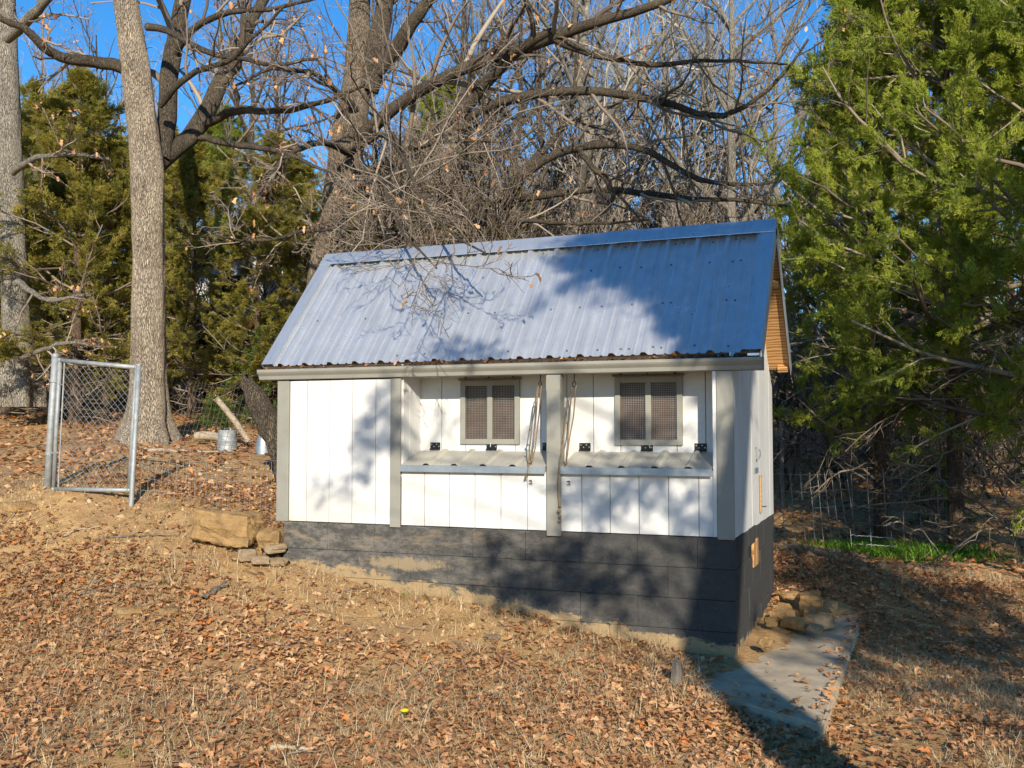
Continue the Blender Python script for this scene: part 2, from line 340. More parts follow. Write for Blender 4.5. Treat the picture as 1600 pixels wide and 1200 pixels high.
# front walls: grooved siding boards over a backing
def boards_x(wall, xs, y, z0, z1, th=.014, gap=.005, dy=.0):
    for a, b in zip(xs[:-1], xs[1:]):
        MB().box((a+gap/2, y+rr.uniform(-.0008, .0008), z0), (b-gap/2, y+th, z1), .0018).build('siding_board', 'white_siding', wall)
S = .2032
wl = MB().box((-3.50, .0125, .002), (-2.475, .03, 1.092)).build('front_wall', 'white_siding', coop)
boards_x(wl, [-3.444, -3.287, -3.083, -2.880, -2.677, -2.543], .0, .0, 1.091)
wl2 = MB().box((-2.456, .0125, .002), (-.03, .03, .44)).build('nest_box_front', 'white_siding', coop)
boards_x(wl2, [-2.457]+[-2.262+S*i for i in range(5)]+[-1.27], 0, .0, .435)
boards_x(wl2, [-1.225]+[-.2326-S*i for i in range(4, -1, -1)]+[-.106], 0, .0, .435)
YB = .302
wb = MB().box((-2.475, YB+.040, .40), (-.03, YB+.055, 1.20)).build('recess_wall', 'white_siding', coop)
gr = [-2.457]+[-2.27+S*i for i in range(11)]+[-.09]
WIN = [(-2.103, -1.619, .600, 1.082), (-.886, -.397, .598, 1.084)]
for a, b in zip(gr[:-1], gr[1:]):        # boards are cut round the windows
    segs = [(a+.0025, b-.0025, .40, 1.20)]
    for (x0, x1, z0, z1) in WIN:
        out = []
        for (p, q, u, v) in segs:
            if q <= x0+.02 or p >= x1-.02: out.append((p, q, u, v)); continue
            if p < x0+.02: out.append((p, x0+.02, u, v))
            if q > x1-.02: out.append((x1-.02, q, u, v))
            out.append((max(p, x0+.02), min(q, x1-.02), u, z0+.02)); out.append((max(p, x0+.02), min(q, x1-.02), z1-.02, v))
        segs = out
    for (p, q, u, v) in segs:
        if q-p > .012: MB().box((p, YB+rr.uniform(-.0008, .0008), u), (q, YB+.0135, v), .0015).build('siding_board', 'white_siding', wb)
# recess cheeks
ck = MB().box((-2.475, .018, .36), (-2.462, YB, 1.20)).build('recess_cheek', 'white_siding', coop)
for a, b in ((.018, .118), (.122, YB-.002)): MB().box((-2.4615, a, .36), (-2.4505, b, 1.20), .0015).build('siding_board', 'white_siding', ck)
ck = MB().box((-.10, .018, .36), (-.088, YB, 1.20)).build('recess_cheek', 'white_siding', coop)
MB().box((-2.48, .13, 1.200), (-.06, .33, 1.212)).build('recess_ceiling', 'white_siding', coop)
# trim boards
for n, a, b, z0 in (('corner_board', -3.551, -3.444, -.004), ('trim_board', -2.543, -2.457, -.018), ('corner_board', -.108, .004, -.014)):
    MB().box((a, -.020, z0), (b, -.0015, 1.093), .003).build(n, 'grey_trim', coop)
MB().box((-3.552, -.001, .0), (-3.535, .09, 1.093), .002).build('corner_board', 'grey_trim', coop)
MB().box((-.135, -.012, .0), (-.110, .0165, 1.093), .002).build('corner_strip', 'white_siding', coop)
po = MB().box((-1.298, -.024, -.035), (-1.194, .075, 1.093), .004).build('centre_post', 'grey_trim', coop)
MB().box((-1.297, -.0265, .98), (-1.195, -.0245, 1.090)).build('joint_plate', 'grey_trim', po)
# right gable wall, siding boards
wr = MB().box((-.028, .03, .002), (-.014, D-.02, 1.22)).build('gable_wall', 'white_siding', coop)
HR, YR, YE, ZE = 2.236, .986, .081, 1.221
SL = (HR-ZE)/(YR-YE)
def roof_z(y): return HR-SL*abs(y-YR)
y = .0
gy_ = [0.0, .19, .3932, .5964, .7996, 1.0028, 1.206, 1.4092, 1.6124, 1.8156, D]
for a, b in zip(gy_[:-1], gy_[1:]):
    a2, b2 = a+.0025, b-.0025; th = rr.uniform(-.001, .001)
    za, zb = roof_z(min(max(a2, YE), D-.07))-.045, roof_z(min(max(b2, YE), D-.07))-.045
    lo = 0.0+rr.uniform(-.004, .006)
    MB().hexa([(-.013, a2, lo), (.001+th, a2, lo), (.001+th, b2, lo), (-.013, b2, lo), (-.013, a2, za), (.001+th, a2, za), (.001+th, b2, zb), (-.013, b2, zb)]).build('siding_board', 'white_siding', wr)
for nm, x0, x1 in (('gable_wall', -L+.002, -L+.016),):
    mb = MB(); prof = [(.03, .0), (D-.03, .0), (D-.03, 1.16), (YR, 2.15), (.1, 1.16)]
    mb.extrude(prof, (x0, 0, 0), (x1, 0, 0), EY, EZ).build(nm, 'white_siding', coop)
MB().box((-L+.03, D-.03, .002), (-.03, D-.015, 1.15)).build('rear_wall', 'white_siding', coop)
mb = MB(); mb.box((-.012, .9, .28), (-.006, .92, .3))
# door furniture on the gable wall
hd = MB(); hd.tube([(.004, 1.0, .575), (.022, 1.0, .572), (.034, 1.01, .545), (.034, 1.015, .515), (.022, 1.012, .487), (.004, 1.01, .484)], .006, 6).build('pull_handle', 'galvanised', coop, True)
MB().box((.0035, .93, .385), (.008, 1.10, .425), .002).build('hasp', 'galvanised', coop)
MB().box((.0035, 1.165, .075), (.020, 1.205, .365), .004).build('latch_stick', 'raw_wood', coop)
MB().tube([(.004, 1.19, .12), (.05, 1.19, .125), (.055, 1.17, .128)], .004, 5).build('latch_pin', 'black_iron', coop)
# windows
for k, (x0, x1, z0, z1) in enumerate(WIN):
    w = MB().box((x0+.03, YB+.030, z0+.03), (x1-.03, YB+.036, z1-.03)).build('window', 'brown_panel', coop)
    fr = MB(); t = .040; yf = YB-.022; yb = YB-.002
    for a, b in (((x0, yf, z0), (x0+t, yb, z1)), ((x1-t, yf, z0), (x1, yb, z1)), ((x0+t, yf+.001, z0), (x1-t, yb, z0+t)), ((x0+t, yf+.001, z1-t), (x1-t, yb, z1)), (((x0+x1)/2-.021, yf+.002, z0+t), ((x0+x1)/2+.021, yb, z1-t))):
        fr.box(a, b, .002)
    fr.build('window_frame', 'grey_trim', w)
    jm = MB()
    for a, b in (((x0+.022, YB, z0+.022), (x0+.036, YB+.029, z1-.022)), ((x1-.036, YB, z0+.022), (x1-.022, YB+.029, z1-.022)), ((x0+.036, YB, z0+.022), (x1-.036, YB+.029, z0+.034)), ((x0+.036, YB, z1-.034), (x1-.036, YB+.029, z1-.022))): jm.box(a, b)
    jm.build('window_jamb', 'brown_panel', w)
    for (a, b) in ((x0+t-.006, (x0+x1)/2-.018), ((x0+x1)/2+.018, x1-t+.006)):
        sc_ = MB(); yy = YB-.0075; r = .0008
        for x in np.arange(a, b, .0127): sc_.box((x-r, yy-r, z0+t-.006), (x+r, yy+r, z1-t+.006))
        for z in np.arange(z0+t-.004, z1-t+.006, .0127): sc_.box((a, yy+r*1.1, z-r), (b, yy+r*3, z+r))
        sc_.build('wire_screen', 'wire', w)
    MB().box((x0-.018, YB-.030, z1+.004), (x1+.012, YB-.001, z1+.016), .002).build('drip_rail', 'dead_wood', w)
    for q in (.1, .5, .9): MB().box((x0+(x1-x0)*q-.006, YB-.034, z1+.017), (x0+(x1-x0)*q+.006, YB-.02, z1+.027), .002).build('rail_screw', 'black_iron', w)
    MB().tube([((x0+x1)/2+.01, YB-.024, z0+.012), ((x0+x1)/2+.012, YB-.030, z0-.02)], .004, 5).build('window_catch', 'galvanised', w)
# nest box lids of ribbed metal
def ribbed(x0, x1, ribs, p0, p1, nrm, ht=.027, minor=True, th=.0012):
    "ribbed sheet between line p0 (low) and p1 (high); cross profile runs along x"
    prof = []; xs = [x0]
    for r in ribs:
        for dx, h in ((-.032, 0), (-.013, ht), (.013, ht), (.032, 0)):
            if x0 < r+dx < x1: prof.append((r+dx, h))
        if minor:
            for q in (.076, .152):
                for dx, h in ((-.014, 0), (-.005, .010), (.005, .010), (.014, 0)):
                    if x0 < r+q+dx < x1: prof.append((r+q+dx, h))
    prof = [(x0, 0.)]+sorted(prof)+[(x1, 0.)]; n = len(prof); nrm = V3(*nrm); v = []
    for p in (V3(*p0), V3(*p1)):
        for x, h in prof: v.append(V3(x, p[1], p[2])+nrm*h)
    v += [q-nrm*th for q in v]
    f = [(i, i+1, n+i+1, n+i) for i in range(n-1)]+[(2*n+i+1, 2*n+i, 3*n+i, 3*n+i+1) for i in range(n-1)]
    f += [(i+1, i, 2*n+i, 2*n+i+1) for i in range(n-1)]+[(n+i, n+i+1, 3*n+i+1, 3*n+i) for i in range(n-1)]
    return MB().add(v, f)
lid_n = unit(V3(0, -.115, .335))
for k, (x0, x1, rb) in enumerate(((-2.446, -1.302, [-2.235+.2286*i for i in range(4)]), (-1.19, -.137, [-.98+.2286*i for i in range(4)]))):
    lid = ribbed(x0, x1, rb, (0, -.034, .446), (0, YB-.004, .548), lid_n, .016, False).build('nest_box_lid', 'lid_metal', coop)
    MB().box((x0, -.040, .398), (x1, -.0355, .447), .001).build('lid_flashing', 'galvanised', lid)
    MB().hexa([(x0+.005, -.034, .405), (x1-.005, -.034, .405), (x1-.005, YB-.006, .515), (x0+.005, YB-.006, .515), (x0+.005, -.034, .440), (x1-.005, -.034, .440), (x1-.005, YB-.006, .542), (x0+.005, YB-.006, .542)]).build('lid_board', 'raw_wood', lid)
    for xh in ((-2.322, -1.85, -1.40), (-1.115, -.655, -.275))[k]:
        h = MB(); h.box((xh-.043, YB-.005, .562), (xh+.043, YB-.001, .612), .002); h.tube([(xh-.043, YB-.010, .560), (xh+.043, YB-.010, .560)], .006, 6)
        hg = h.build('hinge', 'black_iron', lid)
        s_ = MB()
        for dx, dz in ((-.030, .597), (-.010, .580), (.012, .598), (.032, .582)): s_.box((xh+dx-.0045, YB-.0075, dz-.0045), (xh+dx+.0045, YB-.005, dz+.0045), .001)
        s_.build('hinge_screw', 'galvanised', hg)
    s_ = MB()
    for _ in range(7):
        x = rr.uniform(x0+.05, x1-.05); q = rr.choice([.15, .5, .85]); p = V3(x, -.034+q*(YB+.03), .446+q*.102)+lid_n*.001; s_.box(p-.005, p+V3(.005, .005, .003), .001)
    s_.build('lid_screw', 'galvanised', lid)
for x in (-1.435, -1.152):
    MB().tube([(x, -.004, .345), (x+.022, -.014, .350), (x+.026, -.016, .338), (x+.004, -.018, .328), (x+.03, -.018, .326)], .0035, 5).build('hook', 'black_iron', coop)
# roof: plywood deck, ribbed sheets, ridge cap, rake trims
X0, X1 = -L-.201, .177
fn = unit(V3(0, -SL, 1)); fs = unit(V3(0, 1, SL)); bn = unit(V3(0, SL, 1)); bs = unit(V3(0, -1, SL))
PE, PR, PB = V3(0, YE, ZE), V3(0, YR, HR), V3(0, 2*YR-YE, ZE)
def slab(mb, x0, x1, p0, p1, n, t0, t1):
    a0, a1, b0, b1 = p0+n*t0, p1+n*t0, p0+n*t1, p1+n*t1
    return mb.hexa([V3(x0, a0[1], a0[2]), V3(x1, a0[1], a0[2]), V3(x1, a1[1], a1[2]), V3(x0, a1[1], a1[2]), V3(x0, b0[1], b0[2]), V3(x1, b0[1], b0[2]), V3(x1, b1[1], b1[2]), V3(x0, b1[1], b1[2])])
roof = slab(MB(), X0+.012, X1-.012, PE+fs*.015, PR-fs*.03, fn, -.030, -.014).build('roof', 'plywood', coop)
slab(MB(), X0+.012, X1-.012, PB+bs*.015, PR-bs*.03, bn, -.030, -.014).build('roof_deck', 'plywood', roof)
slab(MB(), X1-.10, X1-.02, PB+bs*.02, PB+bs*.06, bn, -.075, -.0305).build('deck_batten', 'plywood', roof)
slab(MB(), X1-.16, X1-.02, PB+bs*.86, PB+bs*.90, bn, -.075, -.0305).build('deck_batten', 'raw_wood', roof)
RB0 = -3.592
for k in range(5):
    a = max(X0+.03, RB0-.115+.9144*k-.9144*.35); b = min(X1-.03, RB0-.115+.9144*(k+1)-.9144*.35)
    if b-a < .05: continue
    ribs = [RB0+.2286*i for i in range(-2, 24) if a-.05 < RB0+.2286*i < b+.05]
    t = .0016*(k % 2)
    pn = ribbed(a, b+.03 if b < X1-.05 else b, ribs, PE+fn*t, PR+fn*t-fs*.012, fn).build('roof_sheet', 'roof_metal', roof)
    s_ = MB()
    for r in ribs:
        for q in (.07, .53, .97, 1.22):
            for dx in ((.115,) if r < -1.2 else (.055, .115)):
                if rr.random() < (.5 if r < -1.4 else .72) and a+.05 < r+dx < b-.02:
                    p = PE+fs*(q+rr.uniform(-.01, .01))+fn*(t+.001); p = V3(r+dx, p[1], p[2])
                    s_.hexa([p+EX*u*.0065+fs*w*.0065+fn*h*.006 for h in (0, 1) for u, w in ((-1, -1), (1, -1), (1, 1), (-1, 1))])
    if s_.v: s_.build('roof_screw', 'screw', pn)
    ribbed(a, b, [-x for x in ribs][::-1] if False else ribs, PB+bn*t, PR+bn*t-bs*.012, bn).build('roof_sheet', 'roof_metal', roof)
# ridge cap in two lapped lengths, bent over both slopes
for x0, x1, h, w in ((X0-.004, -1.02, .037, .115), (-1.12, X1+.004, .0395, .115)):
    pr = [PR+fn*h*.1-fs*w+fn*h, PR-fs*.06+fn*(h+.006), PR-fs*.03+fn*(h+.004), PR+EZ*(h*1.35+.004), PR-bs*.03+bn*(h+.004), PR-bs*w+bn*h]
    pr2 = [q-EZ*.003 for q in pr[::-1]]
    MB().extrude([(q[1], q[2]) for q in pr+pr2], (x0, 0, 0), (x1, 0, 0), EY, EZ).build('ridge_cap', 'trim_metal', roof)
s_ = MB()
for x in np.arange(X0+.12, X1-.05, .2286):
    if rr.random() < .45:
        p = PR-fs*.085+fn*.042; p = V3(x, p[1], p[2]); s_.box(p-.006, p+.005, .002)
s_.build('ridge_screw', 'screw', roof)
# rake trims: a flat leg on the sheet and a drop leg on the edge
for x, sg in ((X1, 1), (X0, -1)):
    for p0, sdir, n in ((PE, fs, fn), (PB, bs, bn)):
        ln = np.linalg.norm(PR-p0); mb = MB(); q1 = p0+sdir*(ln+.0); q0 = p0-sdir*.012
        slab(mb, *sorted((x-sg*.105, x)), q0, q1-sdir*.02, n, .0335, .0365); slab(mb, *sorted((x, x+sg*.003)), q0, q1+sdir*.0, n, -.075, .0365)
        slab(mb, *sorted((x-sg*.105, x-sg*.102)), q0, q1-sdir*.10, n, .003, .0334)
        mb.build('rake_trim', 'trim_metal', roof)
# fascia, gutter, litter lying in it
GX0, GX1 = -3.722, .191
MB().box((X0+.02, .082, 1.105), (X1-.03, .098, 1.214)).build('fascia', 'gutter_litter', coop)
zl, zr = 1.104, 1.096
g = MB()
prof = [(.080, .090), (.080, .002), (.074, 0), (-.018, 0), (-.024, .004), (-.030, .030), (-.048, .050), (-.055, .062), (-.055, .080), (-.046, .083), (-.046, .078), (-.051, .076), (-.051, .064), (-.044, .052), (-.026, .032), (-.020, .008), (.074, .006), (.076, .09)]
n = len(prof)
v = [(GX0, a, zl+b) for a, b in prof]+[(GX1, a, zr+b) for a, b in prof]
g.add(v, [(i, (i+1) % n, n+(i+1) % n, n+i) for i in range(n)])
gut = g.build('gutter', 'grey_trim', coop)
for x, z in ((GX0, zl), (GX1, zr)):
    MB().extrude([(.080, .090), (.080, 0), (-.018, 0), (-.030, .030), (-.055, .062), (-.055, .083)], (x-.001, 0, z), (x+.001, 0, z), EY, EZ).build('gutter_end_cap', 'grey_trim', gut)
lt = MB()
lv = []
for i, x in enumerate(np.linspace(GX0+.02, GX1-.02, 260)):
    for j, yy in enumerate((-.045, -.01, .03, .074)): lv.append((x, yy, 1.166+.026*rr.random()+(.02 if j > 1 else 0)))
lt.add(lv, [(i*4+j, (i+1)*4+j, (i+1)*4+j+1, i*4+j+1) for i in range(259) for j in range(3)]).build('gutter_litter', 'gutter_litter', gut)
GUT_LEAF = gut
MB().box((.10, -.045, 1.185), (.178, .02, 1.205), .003).build('gutter_bracket', 'trim_metal', gut)
# ropes that lift the lids
def rope(name, label, strands, hook):
    o = empty(name, hook, label, 'rope', None)
    for st in strands:
        p = []; st = [V3(*q) for q in st]
        for a, b in zip(st[:-1], st[1:]):
            for t in np.linspace(0, 1, 5)[:-1]: p.append(a+(b-a)*t+rr.normal(0, .0012, 3))
        p.append(st[-1]); MB().tube(p, .0046, 6).build('strand', 'rope', o, True)
    h = V3(*hook); MB().tube([h+V3(.012*math.cos(a), 0, -.02+.02*math.sin(a)) for a in np.linspace(-1.5, 4.8, 12)], .004, 5).build('ring', 'black_iron', o, True)
    MB().tube([h, h+V3(0, .01, .07)], .004, 5).build('hook', 'black_iron', o)
    return o
def knot(o, p, r=.013):
    bm = bmesh.new(); bmesh.ops.create_icosphere(bm, subdivisions=2, radius=r)
    for q in bm.verts: q.co *= 1+.22*math.sin(q.co.x*500+q.co.z*430); q.co += Vector(p)
    me = bpy.data.meshes.new('knot'); bm.to_mesh(me); bm.free(); link('knot', me, 'rope', o, True)
def fp(px, py, y): d = at(px, py, 1)-CAM; return CAM+d*((y-CAM[1])/d[1])
h1 = fp(844, 596, .02)
r1 = rope('lid_rope', 'frayed brown rope looped from a ring left of the grey centre post', [[fp(841, 602, .02), fp(838, 640, .01), fp(834, 690, -.0), fp(831, 718, -.03)], [fp(846, 602, .02), fp(842, 650, .01), fp(836, 700, -.01), fp(832, 718, -.03)], [fp(840, 606, .03), fp(832, 660, .0), fp(827, 700, -.02), fp(826, 722, -.05), fp(824, 738, -.055), fp(820, 748, -.045)]], tuple(h1))
for q in ((831, 719, -.035), (827, 722, -.05), (829, 671, .0), (825, 695, -.02), (822, 745, -.05)): knot(r1, fp(*q), .011 if q[1] > 700 else .008)
h2 = fp(897, 596, .02)
r2 = rope('lid_rope', 'long knotted brown rope hanging down the right side of the grey centre post', [[fp(894, 604, .02), fp(890, 650, .01), fp(887, 690, -.01), fp(884, 724, -.03)], [fp(900, 602, .02), fp(896, 650, .02), fp(888, 700, .0), fp(885, 720, -.03)], [fp(893, 605, .02), fp(886, 640, .0), fp(880, 690, -.03), fp(875, 720, -.05), fp(872, 750, -.052), fp(873, 785, -.036), fp(874, 815, -.034)]], tuple(h2))
for q in ((884, 724, -.035), (880, 688, -.03), (886, 660, .0), (875, 790, -.04), (873, 799, -.042), (875, 807, -.04), (874, 814, -.038)): knot(r2, fp(*q), .012 if q[1] > 700 else .008)

# ------------------------------------------------------------------ plants: shared builders
def tubes(P, R, sides):
    "P (N,K,3) polylines with radii R (N,K) -> verts, quads"
    N, K, _ = P.shape; T = np.empty_like(P); T[:, 1:-1] = P[:, 2:]-P[:, :-2]; T[:, 0] = P[:, 1]-P[:, 0]; T[:, -1] = P[:, -1]-P[:, -2]; T = unit(T)
    ref = np.where(np.abs(T[:, :1, 2:3]) < .8, V3(0, 0, 1), V3(1, 0, 0)); A = unit(np.cross(T, np.broadcast_to(ref, T.shape))); B = np.cross(T, A)
    a = np.linspace(0, 2*np.pi, sides, False)
    V = P[:, :, None]+R[:, :, None, None]*(A[:, :, None]*np.cos(a)[:, None]+B[:, :, None]*np.sin(a)[:, None])
    i = np.arange(N*K*sides).reshape(N, K, sides); j = np.roll(i, -1, 2)
    F = np.stack([i[:, :-1], j[:, :-1], j[:, 1:], i[:, 1:]], -1).reshape(-1, 4)
    return V.reshape(-1, 3), F
def join_tubes(name, batches, mat, parent, seed=0, smooth=True):
    Vs, Fs, Ts, o = [], [], [], 0; r = np.random.default_rng(seed)
    for P, R, s in batches:
        V, F = tubes(P, R, s); Vs.append(V); Fs.append(F+o); o += len(V); Ts.append(np.repeat(r.random(len(P)), P.shape[1]*s))
    return tag(np_mesh(name, np.concatenate(Vs), np.concatenate(Fs), mat, parent, np.concatenate(Ts), smooth), kind='stuff')
def resample(pts, rad, K):
    pts = np.array(pts, float); d = np.r_[0, np.cumsum(np.linalg.norm(np.diff(pts, axis=0), axis=1))]; t = np.linspace(0, d[-1], K)
    # smooth by Catmull-like double pass
    q = np.stack([np.interp(t, d, pts[:, i]) for i in range(3)], -1)
    for _ in range(2): q[1:-1] = q[1:-1]*.5+(q[:-2]+q[2:])*.25
    return q, np.interp(t, d, rad)
def grow(P, R, n, lf, r, ang=(.5, 1.1), t0=.2, K=5, wig=.16, up=.1, rf=.55, minr=.002, lmin=.05, plen=None):
    "n children on each parent polyline"
    N, Kp, _ = P.shape; tt = (np.arange(n)[None]+r.random((N, n)))/n*(1-t0)+t0
    x = tt*(Kp-1); i = np.minimum(x.astype(int), Kp-2); f = (x-i)[..., None]; ii = np.arange(N)[:, None]
    base = P[ii, i]*(1-f)+P[ii, i+1]*f; tan = unit(P[ii, i+1]-P[ii, i]); rad = (R[ii, i]*(1-f[..., 0])+R[ii, i+1]*f[..., 0])
    L0 = np.linalg.norm(np.diff(P, axis=1), axis=-1).sum(1)
    ln = np.maximum(L0[:, None]*lf*(1.15-.75*tt)*r.uniform(.6, 1.35, (N, n)), lmin)
    rv = unit(r.normal(size=(N, n, 3))); pr = unit(rv-tan*(rv*tan).sum(-1, keepdims=True)); a = r.uniform(*ang, (N, n, 1))
    d = unit(tan*np.cos(a)+pr*np.sin(a)+V3(0, 0, up)); M_ = N*n
    d = d.reshape(M_, 3); base = base.reshape(M_, 3); ln = ln.ravel(); rad = rad.ravel()
    Q = np.empty((M_, K, 3)); Q[:, 0] = base; st = (ln/(K-1))[:, None]
    for k in range(1, K):
        d = unit(d+r.normal(0, wig, (M_, 3))+V3(0, 0, up*.25)); Q[:, k] = Q[:, k-1]+d*st
    r0 = np.maximum(np.minimum(rad*rf, ln*.03+.002), minr); RR = r0[:, None]*np.linspace(1, .35, K)[None]; RR = np.maximum(RR, minr*.6)
    return Q, RR
def bough(px_pts, K=14):
    "limb from photo points (px, py, depth, width px)"
    p = [at(a, b, c) for a, b, c, w in px_pts]; rd = [w*c/F_PX/2 for a, b, c, w in px_pts]; return resample(p, rd, K)
def jitter(q, r, s):
    q = q.copy(); q[1:] += np.cumsum(r.normal(0, s, q[1:].shape), 0)*.6; return q
# one dry oak leaf outline, lobed, folded on the midrib
def leaf_templates(r, n, xs=(0, .2, .36, .52, .70, 1.), ws=(.04, .60, .30, 1., .45, .1)):
    T = []; k = len(xs)
    for _ in range(n):
        w = r.uniform(.26, .38); cu = r.uniform(-.6, 1.6); mid = [(x, 0, .13*math.sin(x*3.1)*cu) for x in xs]
        lf = [(x+r.uniform(-.05, .05), w*v*r.uniform(.75, 1.25), r.uniform(-.02, .30)*v+.13*math.sin(x*3.1)*cu) for x, v in zip(xs, ws)]; rt = [(x+r.uniform(-.05, .05), -w*v*r.uniform(.75, 1.25), r.uniform(-.02, .30)*v+.13*math.sin(x*3.1)*cu) for x, v in zip(xs, ws)]
        T.append(np.array(mid+lf+rt)-V3(.5, 0, 0))
    F = []
    for i in range(k-1): F += [(i, i+1, k+i+1, k+i), (i+1, i, 2*k+i, 2*k+i+1)]
    return T, np.array(F)
def scatter(name, T, F, pos, scale, yaw, tilt, mat, parent=None, tint=None, r=None, roll=None):
    "place template T[k] at each pos with yaw and tilt"
    n = len(pos); k = r.integers(0, len(T), n); TT = np.array(T)[k]; cy, sy = np.cos(yaw), np.sin(yaw); ct, st = np.cos(tilt), np.sin(tilt)
    X = TT[..., 0]*scale[:, None]; Y = TT[..., 1]*scale[:, None]; Z = TT[..., 2]*scale[:, None]
    if roll is not None:
        cr, sr = np.cos(roll), np.sin(roll); Y, Z = Y*cr[:, None]-Z*sr[:, None], Y*sr[:, None]+Z*cr[:, None]
    X, Z = X*ct[:, None]-Z*st[:, None], X*st[:, None]+Z*ct[:, None]
    V = np.stack([X*cy[:, None]-Y*sy[:, None], X*sy[:, None]+Y*cy[:, None], Z], -1)+pos[:, None]
    m_ = TT.shape[1]; FF = (F[None]+(np.arange(n)*m_)[:, None, None]).reshape(-1, F.shape[1])
    tint = r.random(n) if tint is None else tint
    return np_mesh(name, V.reshape(-1, 3), FF, mat, parent, np.repeat(tint, m_))
LT, LF = leaf_templates(np.random.default_rng(5), 14, (0, .28, .45, .68, 1.), (.06, .75, .38, 1., .12))
LT2, LF2 = leaf_templates(np.random.default_rng(6), 8, (0, .5, 1.), (.15, 1., .12))
def frond_templates(r, n):
    "flat juniper spray: a stem with many scale-leaf sprigs"
    T = []
    for _ in range(n):
        tri = []
        def sprig(p, a, l, w, z):
            d = V3(math.cos(a), math.sin(a), z); q = V3(-math.sin(a), math.cos(a), r.uniform(-.7, .7)); p = V3(*p)
            tri.extend([p-q*w*.6, p+d*l*.4+q*w*.9, p+d*l])
        for i in range(6):
            x = .08+.15*i; s = 1 if i % 2 else -1; ln = (.50-.35*abs(x-.3))*r.uniform(.75, 1.25)
            sprig((x, 0, .06*r.normal()), s*r.uniform(.45, .95), ln, .075, r.uniform(-.35, .45)); 
            sprig((x+.05, 0, .05*r.normal()), -s*r.uniform(.5, 1.1), ln*.8, .07, r.uniform(-.35, .45))
        sprig((.55, 0, 0), r.uniform(-.2, .2), .5, .06, r.uniform(-.2, .3))
        T.append(np.array(tri))
    return T, np.arange(len(T[0])).reshape(-1, 3)
FT, FF_ = frond_templates(np.random.default_rng(9), 6)
def orient_fronds(name, base, d, scale, r, mat, parent, tint):
    "fronds with their stem along d, turned at random about it"
    n = len(base); k = r.integers(0, len(FT), n); TT = np.array(FT)[k]*scale[:, None, None]
    d = unit(d); A = unit(np.cross(d, unit(r.normal(size=(n, 3))))); B = np.cross(d, A)
    V = base[:, None]+TT[..., :1]*d[:, None]+TT[..., 1:2]*A[:, None]+TT[..., 2:3]*B[:, None]
    m_ = TT.shape[1]; F = (FF_[None]+(np.arange(n)*m_)[:, None, None]).reshape(-1, 3)
    return np_mesh(name, V.reshape(-1, 3), F, mat, parent, np.repeat(tint, m_))
